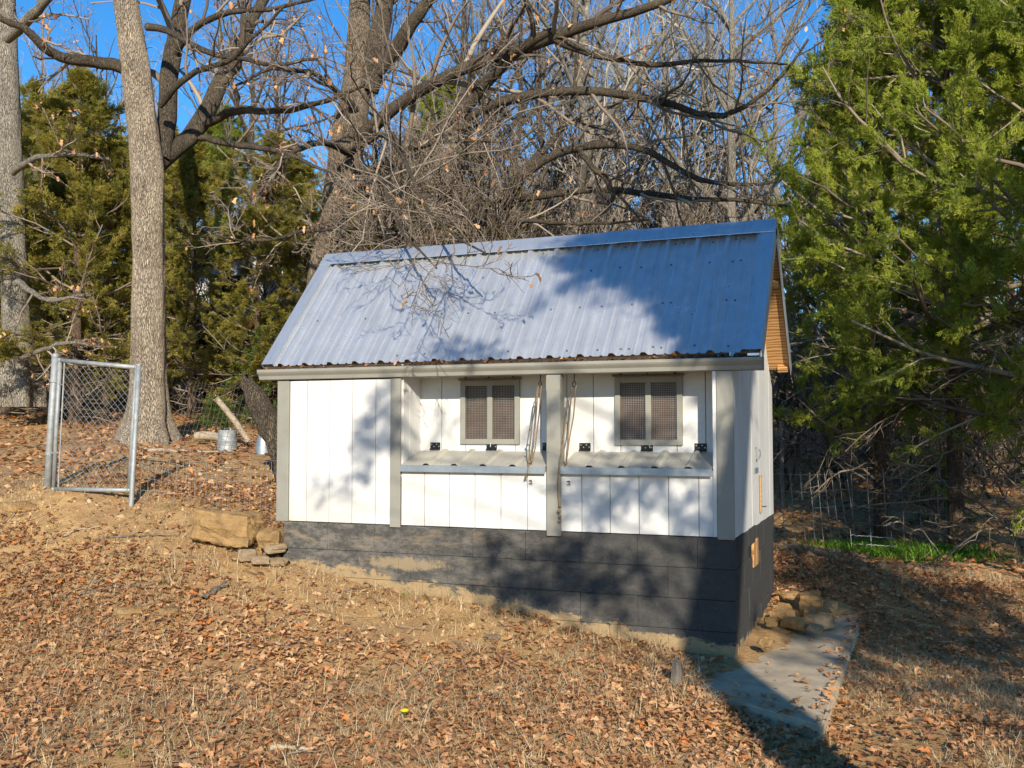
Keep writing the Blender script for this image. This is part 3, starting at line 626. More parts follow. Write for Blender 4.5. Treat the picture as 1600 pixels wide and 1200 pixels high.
def cedar_parts(seed, h=6., rad=1.3, base=.22, nb=70, nfr=9000, fs=.16, mat='cedar_green', bark='cedar_bark', lean=.0, shape=1., dead=True, droop=0., top=.12):
    "juniper: returns part meshes [(name, object)] built round the origin"
    r = np.random.default_rng(seed); K = 10
    tr = np.stack([lean*np.linspace(0, 1, K)+.05*np.cumsum(r.normal(0, .25, K))*.3, .05*np.cumsum(r.normal(0, .25, K))*.3, np.linspace(-.15, h*.96, K)], -1); trr = np.linspace(.011*h+.02, .012, K)
    t = base*.5+(1-base*.5)*np.sort(r.random(nb))**.9; x = t*(K-1); i = np.minimum(x.astype(int), K-2); f = (x-i)[:, None]; b0 = tr[i]*(1-f)+tr[i+1]*f
    az = np.arange(nb)*2.4+r.normal(0, .4, nb); prof = np.clip((1-t)/(1-base), 0, 1)**(.62*shape)*np.clip((t-base*.35)/(base*.9), .35, 1)+top*.5
    ln = rad*prof*r.uniform(.5, 1.4, nb); el = .15+.75*t**2+r.normal(0, .14, nb)-droop
    d = np.stack([np.cos(az)*np.cos(el), np.sin(az)*np.cos(el), np.sin(el)], -1); Kb = 7; Q = np.empty((nb, Kb, 3)); Q[:, 0] = b0
    for k in range(1, Kb):
        d = unit(d+r.normal(0, .12, d.shape)+V3(0, 0, .05)); Q[:, k] = Q[:, k-1]+d*(ln/(Kb-1))[:, None]
    RR = (ln*.013+.004)[:, None]*np.linspace(1, .35, Kb)[None]
    Q2, R2 = grow(Q, RR, 7, .5, r, (.4, 1.0), .22, 5, .18, .05, .6, .003)
    parts = [np_mesh('trunk', *tubes(tr[None], trr[None], 9), bark, None, np.zeros(K*9)+.4, True)]
    parts.append(join_tubes('branches', [(Q, RR, 5), (Q2, R2, 3)], 'twig', None, seed))
    # sprays on the outer parts of the branchlets
    live = np.repeat(t > base*.75, 7); src = Q2[live]; n = len(src); a = (n*r.random(nfr)**1.2).astype(int); a = r.permutation(n)[a]; u = .15+.85*r.random(nfr)**.7; x = u*4; i = np.minimum(x.astype(int), 3); f = (x-i)[:, None]
    p = src[a, i]*(1-f)+src[a, i+1]*f; dd = unit(src[a, i+1]-src[a, i]); dd = unit(dd+.75*unit(r.normal(size=dd.shape))+V3(0, 0, .12)); p = p+r.normal(0, .028, p.shape)
    clump = r.random(n)
    tint = np.clip(.20+.46*clump[a]+.25*r.random(nfr)+.14*u, 0, 1)
    parts.append(orient_fronds('crown', p, dd, fs*r.uniform(.65, 1.25, nfr), r, mat, None, tint))
    if dead:   # bare dead twigs under the crown
        nd = 26; t = r.uniform(.04, base*1.6+.08, nd); x = t*(K-1); i = x.astype(int); f = (x-i)[:, None]; b0 = tr[i]*(1-f)+tr[i+1]*f; az = r.uniform(0, 6.28, nd)
        d = np.stack([np.cos(az), np.sin(az), r.normal(.0, .2, nd)], -1); Qd = np.empty((nd, 7, 3)); Qd[:, 0] = b0; ld = rad*r.uniform(.5, 1.05, nd)
        for k in range(1, 7): d = unit(d+r.normal(0, .16, d.shape)+V3(0, 0, -.03)); Qd[:, k] = Qd[:, k-1]+d*(ld/6)[:, None]
        Rd = (ld*.007+.003)[:, None]*np.linspace(1, .4, 7)[None]; Q3, R3 = grow(Qd, Rd, 8, .4, r, (.4, 1.1), .2, 5, .2, 0., .6, .0025); Q4, R4 = grow(Q3, R3, 3, .5, r, (.4, 1.), .2, 4, .2, 0, .7, .002)
        parts.append(join_tubes('dead_twigs', [(Qd, Rd, 4), (Q3, R3, 3), (Q4, R4, 3)], 'twig', None, seed+1))
    return parts
PROTO = {}
def plant(kind, name, loc, scale, rotz, label, cat, group=None, tilt=0.):
    "a tree whose parts share the meshes of its kind"
    o = bpy.data.objects.new(name, None); COL.objects.link(o); o.empty_display_size = .1
    o.location = loc; o.scale = scale if hasattr(scale, '__len__') else (scale,)*3; o.rotation_euler = (tilt, 0, rotz); tag(o, label, cat, group)
    pr = PROTO[kind]
    for q in pr['parts']:
        if not pr['used']: c = q
        else: c = q.copy(); COL.objects.link(c)
        c.parent = o
    pr['used'] = True
    return o
def proto(kind, parts): PROTO[kind] = dict(parts=parts, used=False)
def gpt(px, d):
    "ground point under photo column px at depth d"
    p = at(px, 600, d); return (p[0], p[1], float(ground(p[0], p[1]))-.03)

# ------------------------------------------------------------------ junipers
proto('cedar_a', cedar_parts(21, 6.5, 1.6, .20, 95, 21000, .103))
proto('cedar_b', cedar_parts(22, 6.5, 1.8, .24, 95, 21000, .103, shape=.85))
proto('cedar_c', cedar_parts(23, 6.0, 1.4, .16, 80, 12500, .12, 'cedar_olive'))
proto('cedar_d', cedar_parts(24, 6.0, 1.55, .22, 70, 10500, .125, 'cedar_olive', droop=.15))
GRC, GLC = 'junipers at the right of the coop', 'junipers behind the gate and bare oaks'
for kind, px, d, s, rz, lab, g in (
    ('cedar_a', 1372, 12.4, (1.0, 1.0, 1.22), .3, 'tall bright green juniper standing nearest the right gable of the coop', GRC),
    ('cedar_b', 1490, 11.6, (1.15, 1.15, 1.2), 2.0, 'broad bright green juniper behind the wire panels right of the coop', GRC),
    ('cedar_a', 1640, 10.4, (1.1, 1.1, 1.2), 4.1, 'juniper cut off by the right edge of the picture', GRC),
    ('cedar_b', 1300, 17.5, (.72, .72, 1.0), 1.1, 'slimmer juniper seen just above the right end of the roof ridge', GRC),
    ('cedar_c', 1420, 16.5, (1.3, 1.3, 1.5), .5, 'dark juniper filling the gap between the two front right junipers', GRC),
    ('cedar_b', 1580, 17.0, (1.3, 1.3, 1.45), 3.0, 'dark juniper behind the rightmost front juniper', GRC),
    ('cedar_c', 118, 16.4, (1.25, 1.25, 1.0), .8, 'olive juniper between the left edge oak and the pale oak trunk', GLC),
    ('cedar_d', 55, 19.5, (1.3, 1.3, 1.10), 2.2, 'olive juniper behind the left edge oak trunk', GLC),
    ('cedar_c', 180, 21.0, (1.0, 1.0, .95), 4.0, 'olive juniper directly behind the pale oak trunk', GLC),
    ('cedar_c', 300, 17.2, (.9, .9, .83), 1.7, 'dark olive juniper just right of the pale oak trunk', GLC),
    ('cedar_c', 425, 20.5, (1.35, 1.35, .95), 5.0, 'olive juniper above the left eave of the coop', GLC),
    ('cedar_d', 475, 16.5, (.8, .8, .62), 3.3, 'low olive juniper beside the base of the middle oak', GLC),
    ('cedar_a', 690, 24.0, (1.0, 1.0, 1.25), 2.9, 'tall green juniper behind the fork of the middle oak', GLC),
    ('cedar_c', 800, 22.0, (1.2, 1.2, .85), .2, 'olive juniper above the middle of the roof ridge', GLC),
    ('cedar_d', 610, 21.0, (1.2, 1.2, .85), 1.0, 'dark olive juniper right of the middle oak trunk', GLC),
    ('cedar_c', 930, 27.0, (1.2, 1.2, .85), 3.6, 'distant olive juniper among the pale bare trees', GLC),
    ('cedar_c', 75, 18.2, (.95, .95, .9), 5.2, 'olive juniper low between the left edge oak and the gate', GLC),
    ('cedar_d', 165, 16.6, (.8, .8, .8), .4, 'small olive juniper left beside the pale oak trunk', GLC),
    ('cedar_d', 10, 17.5, (1.1, 1.1, .75), 3.9, 'low olive juniper at the left edge in front of the woods', GLC),
    ('cedar_c', 205, 18.0, (1.0, 1.0, .72), 2.7, 'low olive juniper hidden half by the pale oak trunk', GLC),
    ('cedar_d', 400, 16.0, (.8, .8, .62), 5.9, 'low olive juniper behind the leaning wire fence', GLC),
    ('cedar_a', 350, 27.0, (1.3, 1.3, 1.2), .9, 'brighter green juniper far back right of the pale oak', GLC),
    ('cedar_c', 450, 25.0, (1.3, 1.3, 1.02), 1.9, 'olive juniper far back between pale oak and middle oak', GLC),
    ('cedar_c', 610, 15.0, (.95, .95, .62), 3.7, 'olive juniper low between the middle oak and the leaning oak', GLC),
    ('cedar_d', 745, 15.4, (1.0, 1.0, .62), 4.4, 'dark olive juniper low behind the roof ridge', GLC),
    ('cedar_c', 1120, 24.0, (1.2, 1.2, .72), 4.9, 'olive juniper low behind the right end of the ridge', GLC),
    ('cedar_c', 545, 24.0, (1.2, 1.2, .95), 2.4, 'distant olive juniper straight behind the middle oak', GLC),
    ('cedar_c', 255, 25.0, (1.2, 1.2, 1.15), 3.6, 'distant juniper glimpsed through the forked left oak', GLC)):
    plant(kind, 'juniper_tree', gpt(px, d), s, rz, lab, 'juniper', g)
proto('sapling', cedar_parts(31, 1.1, .55, .1, 30, 2400, .09, 'pine_green', dead=False))
for px, d, s, lab in ((338, 13.6, .55, 'small yellow green juniper sapling behind the wire fence left of the coop'), (420, 16.0, 1.4, 'yellow green juniper sapling peeping past the left roof edge'), (1460, 13.2, .8, 'yellow green juniper sapling under the right junipers')):
    plant('sapling', 'juniper_sapling', gpt(px, d), s, px, lab, 'sapling', 'juniper saplings')

# ------------------------------------------------------------------ hand laid oaks
def oak(name, label, trunk, limbs, seed, levels=((9, .42), (7, .45), (5, .5)), bark='oak_bark', limb_bark='dark_bark', leaves=0, twig='twig', K=16, cat='oak tree', t0=.18, up=.06, group=None):
    r = np.random.default_rng(seed); b = trunk[0]; root = empty(name, tuple(at(b[0], b[1], b[2])), label, cat, group)
    q, rd = bough(trunk, 80); rd = rd*.86; q[0, 2] -= .25; hz_ = np.maximum(q[:, 2]-q[1, 2], 0); rd = rd*(1+.45*np.exp(-hz_/.28)); NS = 48
    V, F = tubes(q[None], rd[None], NS); cen = np.repeat(q, NS, 0); dv = V-cen; fl_ = np.repeat(np.exp(-hz_/.35), NS); an = np.arctan2(dv[:, 1], dv[:, 0])
    V = cen+dv*(1+.05*vnoise(V*V3(30, 30, 4))+.05*vnoise(V*V3(11, 11, 1.8))+.07*vnoise(V*V3(2, 2, 1)+7)+.22*fl_*np.sin(an*5+seed))[:, None]
    np_mesh('trunk', V, F, bark, root, None, True)
    LP, LR = [], []
    for lb in limbs:
        lq, lr = bough(lb, K); lq = jitter(lq, r, .022); LP.append(lq); LR.append(lr)
        V, F = tubes(lq[None], lr[None], 10); cen = np.repeat(lq, 10, 0); V = cen+(V-cen)*(1+.14*vnoise(V*5))[:, None]
        np_mesh('limb', V, F, limb_bark, root, None, True)
    P, R = np.array(LP), np.array(LR); bt = []
    for k, (n, lf) in enumerate(levels):
        P, R = grow(P, R, n, lf, r, (.45, 1.15), t0, 6 if k == 0 else 5, .2, up, .5, .0045 if k < 2 else .0032)
        bt.append((P, R, 5 if k == 0 else 3))
    join_tubes('twigs', bt, twig, root, seed)
    if leaves:
        tip = P[:, -1]; i = r.integers(0, len(tip), leaves); n = leaves
        tag(scatter('dry_leaves', LT, LF, tip[i]+r.normal(0, .03, (n, 3)), r.uniform(.05, .10, n), r.uniform(0, 6.28, n), r.uniform(-1.5, -.3, n), 'dry_leaf', root, r.uniform(.3, .95, n), r, r.uniform(-1, 1, n)), kind='stuff')
    return root
GOAK = 'large bare oaks'
oak('bare_oak', 'pale barked bare oak trunk standing behind the chain link gate', [(230, 696, 13, 70), (232, 600, 13, 61), (233, 400, 13, 58), (229, 250, 13, 57), (214, 120, 13, 52), (196, 0, 13, 44), (170, -160, 13, 36), (160, -350, 13, 20)],
    [[(210, 112, 13, 20), (165, 98, 12.9, 19), (110, 95, 12.7, 17), (70, 82, 12.5, 15), (45, 45, 12.3, 12), (-20, 20, 12, 8)],
     [(250, 250, 13.2, 34), (262, 170, 13.4, 30), (268, 90, 13.6, 27), (283, 10, 13.7, 24), (300, -120, 13.8, 16), (330, -250, 14, 8)],
     [(245, 255, 13.2, 30), (290, 232, 13.5, 30), (325, 185, 13.8, 27), (352, 120, 14, 24), (385, 60, 14.2, 20), (425, -20, 14.4, 15), (470, -160, 14.6, 7)],
     [(230, 42, 12.9, 12), (265, 45, 12.7, 11), (295, 75, 12.5, 10), (350, 92, 12.3, 8), (420, 105, 12, 6), (500, 90, 11.8, 4)],
     [(250, 165, 12.9, 11), (290, 125, 12.6, 10), (350, 108, 12.2, 8), (400, 60, 12, 6), (440, 20, 11.8, 4)],
     [(315, 195, 13.7, 15), (370, 172, 13.2, 13), (430, 178, 12.8, 10), (500, 165, 12.4, 8), (560, 130, 12, 5)],
     [(310, 215, 13.6, 12), (380, 222, 13, 10), (450, 235, 12.5, 7), (540, 270, 12, 4)],
     [(268, 95, 13.6, 12), (300, 35, 13.2, 11), (360, 15, 12.8, 9), (430, 20, 12.5, 7), (520, -10, 12.2, 4)]],
    41, ((8, .42), (6, .42), (4, .5)), leaves=110, group=GOAK)
oak('bare_oak', 'oak with broken off stubs at the left edge of the picture', [(30, 612, 16, 54), (24, 470, 16, 46), (18, 300, 16, 44), (10, 120, 16, 42), (5, -40, 16, 40), (0, -260, 15, 30)],
    [[(20, 270, 15, 12), (60, 245, 14.6, 9), (110, 240, 14.2, 6), (170, 250, 14, 4)], [(10, 60, 15, 18), (60, 20, 14.5, 14), (120, -40, 14, 9)], [(28, 440, 15, 10), (80, 470, 14.5, 7), (150, 455, 14, 4)], [(34, 560, 15, 8), (100, 535, 14.5, 6), (160, 540, 14.2, 3)]],
    42, ((7, .4), (6, .42), (4, .5)), 'grey_bark', 'grey_bark', leaves=130, group=GOAK)
oak('bare_oak', 'thick middle oak rising behind the left end of the metal roof', [(490, 560, 15, 62), (508, 420, 15, 56), (527, 320, 15, 55), (545, 210, 15, 60), (560, 120, 15, 50), (562, 20, 15, 38), (566, -150, 15, 32), (560, -320, 15, 20)],
    [[(572, 140, 15, 38), (592, 70, 14.9, 34), (602, 0, 14.8, 28), (615, -130, 14.6, 20), (640, -300, 14.4, 8)],
     [(590, 110, 14.9, 24), (622, 70, 14.7, 24), (650, 30, 14.5, 21), (685, -20, 14.4, 17), (740, -120, 14.2, 8)],
     [(560, 215, 14.8, 22), (620, 158, 14.4, 21), (690, 118, 14, 20), (760, 82, 13.7, 19), (815, 66, 13.4, 20), (865, 55, 13.1, 19), (950, 20, 12.7, 16), (1040, 2, 12.3, 12), (1130, -40, 12, 7)],
     [(552, 280, 14.8, 16), (640, 245, 14.5, 20), (720, 185, 14.0, 22), (765, 122, 13.7, 20), (808, 80, 13.4, 17), (862, 57, 13.1, 12)],
     [(720, 190, 14.1, 13), (770, 160, 13.8, 14), (830, 142, 13.5, 14), (930, 143, 13.2, 13), (1045, 163, 12.8, 12), (1085, 180, 12.6, 11), (1118, 208, 12.5, 9), (1165, 172, 12.4, 7), (1215, 140, 12.2, 6), (1262, 70, 12, 4)],
     [(862, 58, 13.1, 12), (900, 74, 12.9, 11), (955, 92, 12.7, 9), (1025, 96, 12.5, 8), (1150, 90, 12.1, 5), (1230, 100, 11.8, 3)],
     [(545, 240, 14.7, 10), (600, 205, 12.5, 9), (632, 250, 10.5, 7), (655, 315, 9.0, 6), (690, 365, 7.9, 5), (760, 398, 7.2, 3)],
     [(545, 300, 14.6, 9), (590, 270, 12.4, 8), (600, 300, 10.4, 7), (615, 350, 8.8, 5), (640, 385, 7.9, 4), (680, 420, 7.4, 2.5)],
     [(548, 240, 14.7, 12), (500, 215, 13.8, 9), (450, 230, 13, 7), (400, 280, 12.2, 4)],
     [(555, 170, 14.8, 12), (500, 120, 14, 9), (440, 110, 13.2, 6), (380, 140, 12.5, 4)],
     [(548, 300, 14.6, 10), (610, 240, 13.8, 8), (680, 225, 13, 6), (780, 230, 12.2, 4)],
     [(540, 345, 14.6, 9), (480, 355, 13.6, 7), (420, 375, 12.8, 5), (340, 365, 12, 3)]],
    43, ((11, .36), (8, .42), (6, .5)), 'mid_bark', leaves=330, group=GOAK)
oak('bare_oak', 'dark leaning oak with low crooked limbs behind the middle of the roof', [(650, 620, 14.5, 34), (690, 430, 14.3, 30), (735, 365, 14.1, 28), (785, 318, 13.9, 25), (812, 280, 13.7, 20), (845, 240, 13.6, 17)],
    [[(800, 290, 13.8, 14), (850, 242, 13.5, 14), (905, 230, 13.3, 13), (955, 226, 13.2, 12), (1020, 240, 13, 11), (1075, 278, 12.8, 9), (1130, 300, 12.6, 7), (1220, 290, 12.3, 4)],
     [(790, 312, 13.8, 13), (860, 300, 13.6, 12), (940, 290, 13.4, 11), (1000, 298, 13.2, 10), (1065, 306, 13, 9), (1180, 312, 12.6, 6), (1260, 320, 12.4, 4)],
     [(905, 232, 13.3, 9), (920, 265, 13.1, 9), (955, 282, 12.9, 9), (962, 310, 12.8, 7), (935, 335, 12.7, 5), (890, 352, 12.6, 3)],
     [(740, 362, 14, 12), (700, 320, 13.7, 10), (660, 300, 13.4, 7), (600, 310, 13, 4)],
     [(845, 240, 13.6, 10), (880, 190, 13.8, 8), (900, 120, 14, 6), (905, 40, 14.2, 4)],
     [(760, 345, 14, 10), (830, 350, 13.2, 7), (920, 345, 12.6, 5), (1010, 335, 12, 3)],
     [(720, 385, 14, 10), (650, 375, 13.2, 8), (560, 360, 12.6, 6), (470, 375, 12, 3)]],
    44, ((9, .34), (6, .42), (5, .5)), 'dark_bark', 'dark_bark', leaves=40, group=GOAK)

# ------------------------------------------------------------------ background woods
def bare_parts(seed, h=12., r0=.10, nl=16, spread=.55, lv=((7, .42), (5, .5)), bark='grey_bark', twig='pale_twig', start=.3, fork=0):
    r = np.random.default_rng(seed); K = 14
    tr = np.stack([np.cumsum(r.normal(0, .07, K)), np.cumsum(r.normal(0, .07, K)), np.linspace(-.2, h*.9, K)], -1); tr[:, :2] -= tr[0, :2]; rr_ = np.linspace(r0, .02, K)
    t = np.sort(r.uniform(start, .95, nl)); x = t*(K-1); i = x.astype(int); f = (x-i)[:, None]; b0 = tr[i]*(1-f)+tr[i+1]*f
    az = np.arange(nl)*2.4+r.normal(0, .5, nl); el = r.uniform(.5, 1.15, nl); d = np.stack([np.cos(az)*np.cos(el), np.sin(az)*np.cos(el), np.sin(el)], -1); ln = h*spread*(1.05-t*.75)*r.uniform(.7, 1.2, nl)
    Q = np.empty((nl, 10, 3)); Q[:, 0] = b0
    for k in range(1, 10): d = unit(d+r.normal(0, .13, d.shape)+V3(0, 0, .06)); Q[:, k] = Q[:, k-1]+d*(ln/9)[:, None]
    R = np.minimum((ln*.011+.008), .6*np.interp(t, np.linspace(0, 1, K), rr_)+.006)[:, None]*np.linspace(1, .25, 10)[None]; bt = []; P_, R_ = Q, R
    for n, lf in lv:
        P_, R_ = grow(P_, R_, n, lf, r, (.35, .95), .15, 5, .17, .12, .55, .006); bt.append((P_, R_, 3))
    V, F = tubes(tr[None], rr_[None], 10)
    return [np_mesh('trunk', V, F, bark, None, np.full(len(V), .6), True), join_tubes('limbs', [(Q, R, 6)], bark, None, seed), join_tubes('twigs', bt, twig, None, seed)]
proto('bare_a', bare_parts(51, 13, .12)); proto('bare_b', bare_parts(52, 14, .10, 18, .5)); proto('bare_c', bare_parts(53, 12, .13, 14, .6, bark='dark_bark', twig='twig'))
gb = 'bare trees in the woods behind the roof'; ORD = 'first second third fourth fifth sixth seventh eighth ninth tenth eleventh twelfth thirteenth fourteenth fifteenth sixteenth seventeenth eighteenth nineteenth twentieth twenty-first twenty-second'.split(); cnt = {}
r = np.random.default_rng(60)
spots = [(880, 27, 'a'), (925, 32, 'b'), (965, 24, 'b'), (1010, 29, 'a'), (1045, 22.5, 'a'), (1085, 33, 'c'), (1120, 26, 'b'), (1150, 21, 'a'), (1185, 30, 'b'), (1225, 25, 'a'), (1265, 34, 'c'), (840, 36, 'a'), (760, 31, 'c'), (650, 34, 'a'), (450, 30, 'c'), (340, 33, 'a'), (60, 31, 'b'), (1420, 29, 'b'), (1540, 27, 'a'), (160, 36, 'c'), (585, 26, 'c'), (700, 22, 'c'), (745, 26, 'a'), (800, 20, 'c'), (860, 23, 'c'), (905, 20, 'a'), (1070, 28, 'c'), (400, 26, 'c')]
for px, d, k in sorted(spots):
    right = 'pale bare tree among the thin trunks behind the roof ridge' if 830 < px < 1300 else ('thin bare tree in the woods beyond the middle oak' if 300 < px <= 830 else ('thin bare tree far behind the left oaks' if px < 300 else 'thin bare tree showing through the right junipers'))
    g_ = gb if 830 < px < 1300 else ('bare trees beyond the middle oak' if 300 < px <= 830 else ('bare trees far behind the left oaks' if px < 300 else 'bare trees behind the right junipers'))
    cnt[g_] = cnt.get(g_, -1)+1; right = ORD[cnt[g_]]+' from the left, '+right
    plant('bare_'+k, 'bare_tree', gpt(px, d), r.uniform(.9, 1.15), r.uniform(0, 6), right, 'bare tree', g_, r.normal(0, .03))
proto('under_a', bare_parts(57, 5.2, .035, 26, .55, ((11, .5), (7, .5)), 'dark_bark', 'twig', .12)); proto('under_b', bare_parts(58, 4.6, .03, 26, .6, ((11, .5), (7, .5)), 'dark_bark', 'twig', .12))
for k, px, d, s_, lab_ in (('a', 425, 18.5, .75, 'twiggy understory tree left of the middle oak trunk'), ('b', 672, 12.9, 1.0, 'dense twiggy tree just right of the middle oak above the roof'), ('a', 735, 13.4, 1.0, 'twiggy tree behind the middle of the roof below the mossy limbs'), ('a', 800, 15.5, 1.0, 'twiggy tree behind the leaning dark oak'), ('a', 920, 17., 1., 'twiggy tree below the crooked low limb above the roof'), ('b', 1060, 18., 1.05, 'twiggy tree near the right end of the roof ridge')):
    plant('under_'+k, 'understory_tree', gpt(px, d), s_, px, lab_, 'bare tree', 'twiggy understory trees')
# tangled undergrowth
proto('brush_a', bare_parts(61, 2.6, .02, 18, .8, ((8, .5), (5, .5)), 'dark_bark', 'twig', .03)); proto('brush_b', bare_parts(62, 2.2, .018, 18, .9, ((8, .5), (5, .5)), 'grey_bark', 'pale_twig', .03))
lab = {0: 'bare brush in the undergrowth between the left oaks and the coop', 1: 'bare brush in the undergrowth behind the roof ridge', 2: 'bare brush in the dark undergrowth under the right junipers'}
for n_, (lo, hi, d0, d1) in ((12, (-20, 480, 17, 26)), (18, (560, 1250, 17, 26)), (26, (1215, 1640, 14., 20))):
    k = 0 if lo < 0 else (1 if lo < 1000 else 2)
    for i in range(n_):
        px, d = lo+(hi-lo)*(i+r.random())/n_, r.uniform(d0, d1)
        if k == 0 and px < 320 and d < 17: d += 4
        plant('brush_'+('a' if k == 2 else r.choice(['a', 'b'])), 'bare_bush', gpt(px, d), r.uniform(.7, 1.25)*(.85 if k == 2 else 1), r.uniform(0, 6), lab[k], 'bush', lab[k].replace('bare brush', 'brush'), r.normal(0, .15))
# far wooded hillside: more trees of the same kinds, closing the view
for i in range(28):
    px, d = -150+1900*(i+r.random())/28, r.uniform(30, 52); left = px < 820
    k = r.choice(['cedar_c', 'cedar_d', 'bare_a', 'bare_c', 'bare_b'], p=[.22, .18, .2, .2, .2]); ce = k.startswith('cedar')
    nm = ('distant juniper on the wooded hillside ' if ce else 'distant bare tree on the wooded hillside ')+('left of the coop' if px < 480 else ('behind the coop' if px < 1250 else 'right of the coop'))
    plant(k, 'juniper_tree' if ce else 'bare_tree', gpt(px, d), r.uniform(.9, 1.2)*(1 if ce else .8), r.uniform(0, 6), nm, 'juniper' if ce else 'bare tree', 'trees: '+nm)
for i, px in enumerate(np.linspace(840, 1290, 13)):
    plant('brush_a' if i % 3 else 'brush_b', 'understory_tree', gpt(px+r.uniform(-14, 14), r.uniform(23, 30)), r.uniform(2.0, 2.7), r.uniform(0, 6), ORD[i]+' from the left in the brown thicket over the right half of the ridge', 'bare tree', 'brown thicket over the right half of the ridge')
for i, px in enumerate((600, 680, 760)):
    plant('brush_a', 'understory_tree', gpt(px, 22+i), 2.2, i*2., ORD[i]+' from the left in the brown thicket over the left half of the ridge', 'bare tree', 'brown thicket over the left half of the ridge')
# white trailer glimpsed between the junipers on the left
tp = at(372, 470, 18.8); tr_ = empty('white_trailer', (tp[0], tp[1], float(ground(tp[0], tp[1]))), 'white trailer with a red stripe glimpsed between the junipers above the left eave', 'trailer')
tw = np.array([c_r[0], c_r[1], 0]); tw /= np.linalg.norm(tw); td = np.array([-tw[1], tw[0], 0])
def tbox(z0, z1, a, b, y0, y1): return [tp*V3(1, 1, 0)+tw*x+td*y+EZ*z for z in (z0, z1) for x, y in ((a, y0), (b, y0), (b, y1), (a, y1))]
tz = at(372, 500, 18.8)[2]
MB().hexa(tbox(tz, tz+1.15, -.95, .85, 0, 2)).build('body', 'white_paint', tr_); MB().hexa(tbox(tz+1.15, tz+1.21, -1., .9, -.08, 2.1)).build('roof', 'galvanised', tr_); MB().hexa(tbox(tz-.16, tz, -.9, .8, .02, 1.9)).build('stripe', 'red_paint', tr_)
MB().hexa(tbox(tz-1.4, tz-.16, -.85, .75, .1, 1.9)).build('skirt', 'dark_inside', tr_); MB().hexa(tbox(tz+.4, tz+.85, -.3, .15, -.03, -.002)).build('window', 'dark_inside', tr_)

def in_poly(x, y, P):
    c = np.zeros(len(x), bool); j = len(P)-1
    for i in range(len(P)):
        k = ((P[i, 1] > y) != (P[j, 1] > y)) & (x < (P[j, 0]-P[i, 0])*(y-P[i, 1])/(P[j, 1]-P[i, 1]+1e-12)+P[i, 0]); c ^= k; j = i
    return c
# ------------------------------------------------------------------ shading trees behind and right of the camera
def shade_tree(name, label, foot, h, cb, rad, seed, tr0, nfr, fs=.17, nb=90, holes=.0, lean=(0, 0)):
    "a tall juniper with a clean lower trunk"
    root = empty(name, (foot[0], foot[1], float(ground(foot[0], foot[1]))), label, 'juniper', 'junipers beside the photographer'); r = np.random.default_rng(seed); K = 14
    zz = np.linspace(-.3, h, K); ls = np.maximum(zz-3.5, 0)/(h-3.5); tr = np.stack([foot[0]+lean[0]*ls, foot[1]+lean[1]*ls, root.location.z+zz], -1)
    V, F = tubes(tr[None], np.linspace(tr0, .03, K)[None], 14); np_mesh('trunk', V, F, 'cedar_bark', root, None, True)
    t = r.uniform(cb/h, .97, nb); b0 = np.stack([np.interp(t, np.linspace(0, 1, K), tr[:, i]) for i in range(3)], -1); az = r.uniform(0, 6.28, nb); el = r.normal(.1, .2, nb); d = np.stack([np.cos(az)*np.cos(el), np.sin(az)*np.cos(el), np.sin(el)], -1)
    ln = rad*np.clip((1-t)/(1-cb/h)*1.5, .2, 1)*r.uniform(.5, 1.15, nb); Q = np.empty((nb, 7, 3)); Q[:, 0] = b0
    for k in range(1, 7): d = unit(d+r.normal(0, .12, d.shape)); Q[:, k] = Q[:, k-1]+d*(ln/6)[:, None]
    R = (ln*.012+.004)[:, None]*np.linspace(1, .3, 7)[None]; Q2, R2 = grow(Q, R, 8, .45, r, (.4, 1.), .15, 5, .18, .05, .6, .003)
    join_tubes('branches', [(Q, R, 5), (Q2, R2, 3)], 'twig', root, seed)
    a = r.integers(0, len(Q2), nfr); i = r.integers(0, 4, nfr); p = Q2[a, i]+r.normal(0, .05, (nfr, 3)); dd = unit(Q2[a, i+1]-Q2[a, i]+.6*r.normal(size=(nfr, 3))*.3)
    orient_fronds('crown', p, dd, fs*r.uniform(.7, 1.3, nfr), r, 'cedar_green', root, r.random(nfr)); return root
t1 = shade_tree('juniper_tree', 'tall juniper just behind and to the right of the viewer', (3.52, -7.38), 12.5, 7.6, 2.0, 71, .26, 5000, .27, 110, lean=(1.6, .8))
shade_tree('juniper_tree', 'second tall juniper further to the right of the viewer', (6.7, -8.6), 9.6, 2.0, 1.9, 72, .19, 4400, .25)
shade_tree('juniper_tree', 'third tall juniper far to the right of the viewer', (12.5, -6.5), 7.0, 2.0, 2.2, 73, .18, 3200, .25)
shade_tree('juniper_tree', 'short crowned juniper added for shade just outside the right edge near the slab', (4.35, .2), 6.4, 3.4, 1.5, 74, .11, 2800, .25, 70)  # unseen row of three, added to shade the undergrowth below the right junipers
shade_tree('juniper_tree', 'added shade juniper outside the right edge beyond the near one', (6.4, .6), 6.8, 3.4, 1.6, 75, .12, 2800, .25, 70)
shade_tree('juniper_tree', 'last juniper in the added shade row outside the right edge', (8.6, 1.0), 6.6, 3.0, 1.7, 76, .12, 2800, .25, 70)
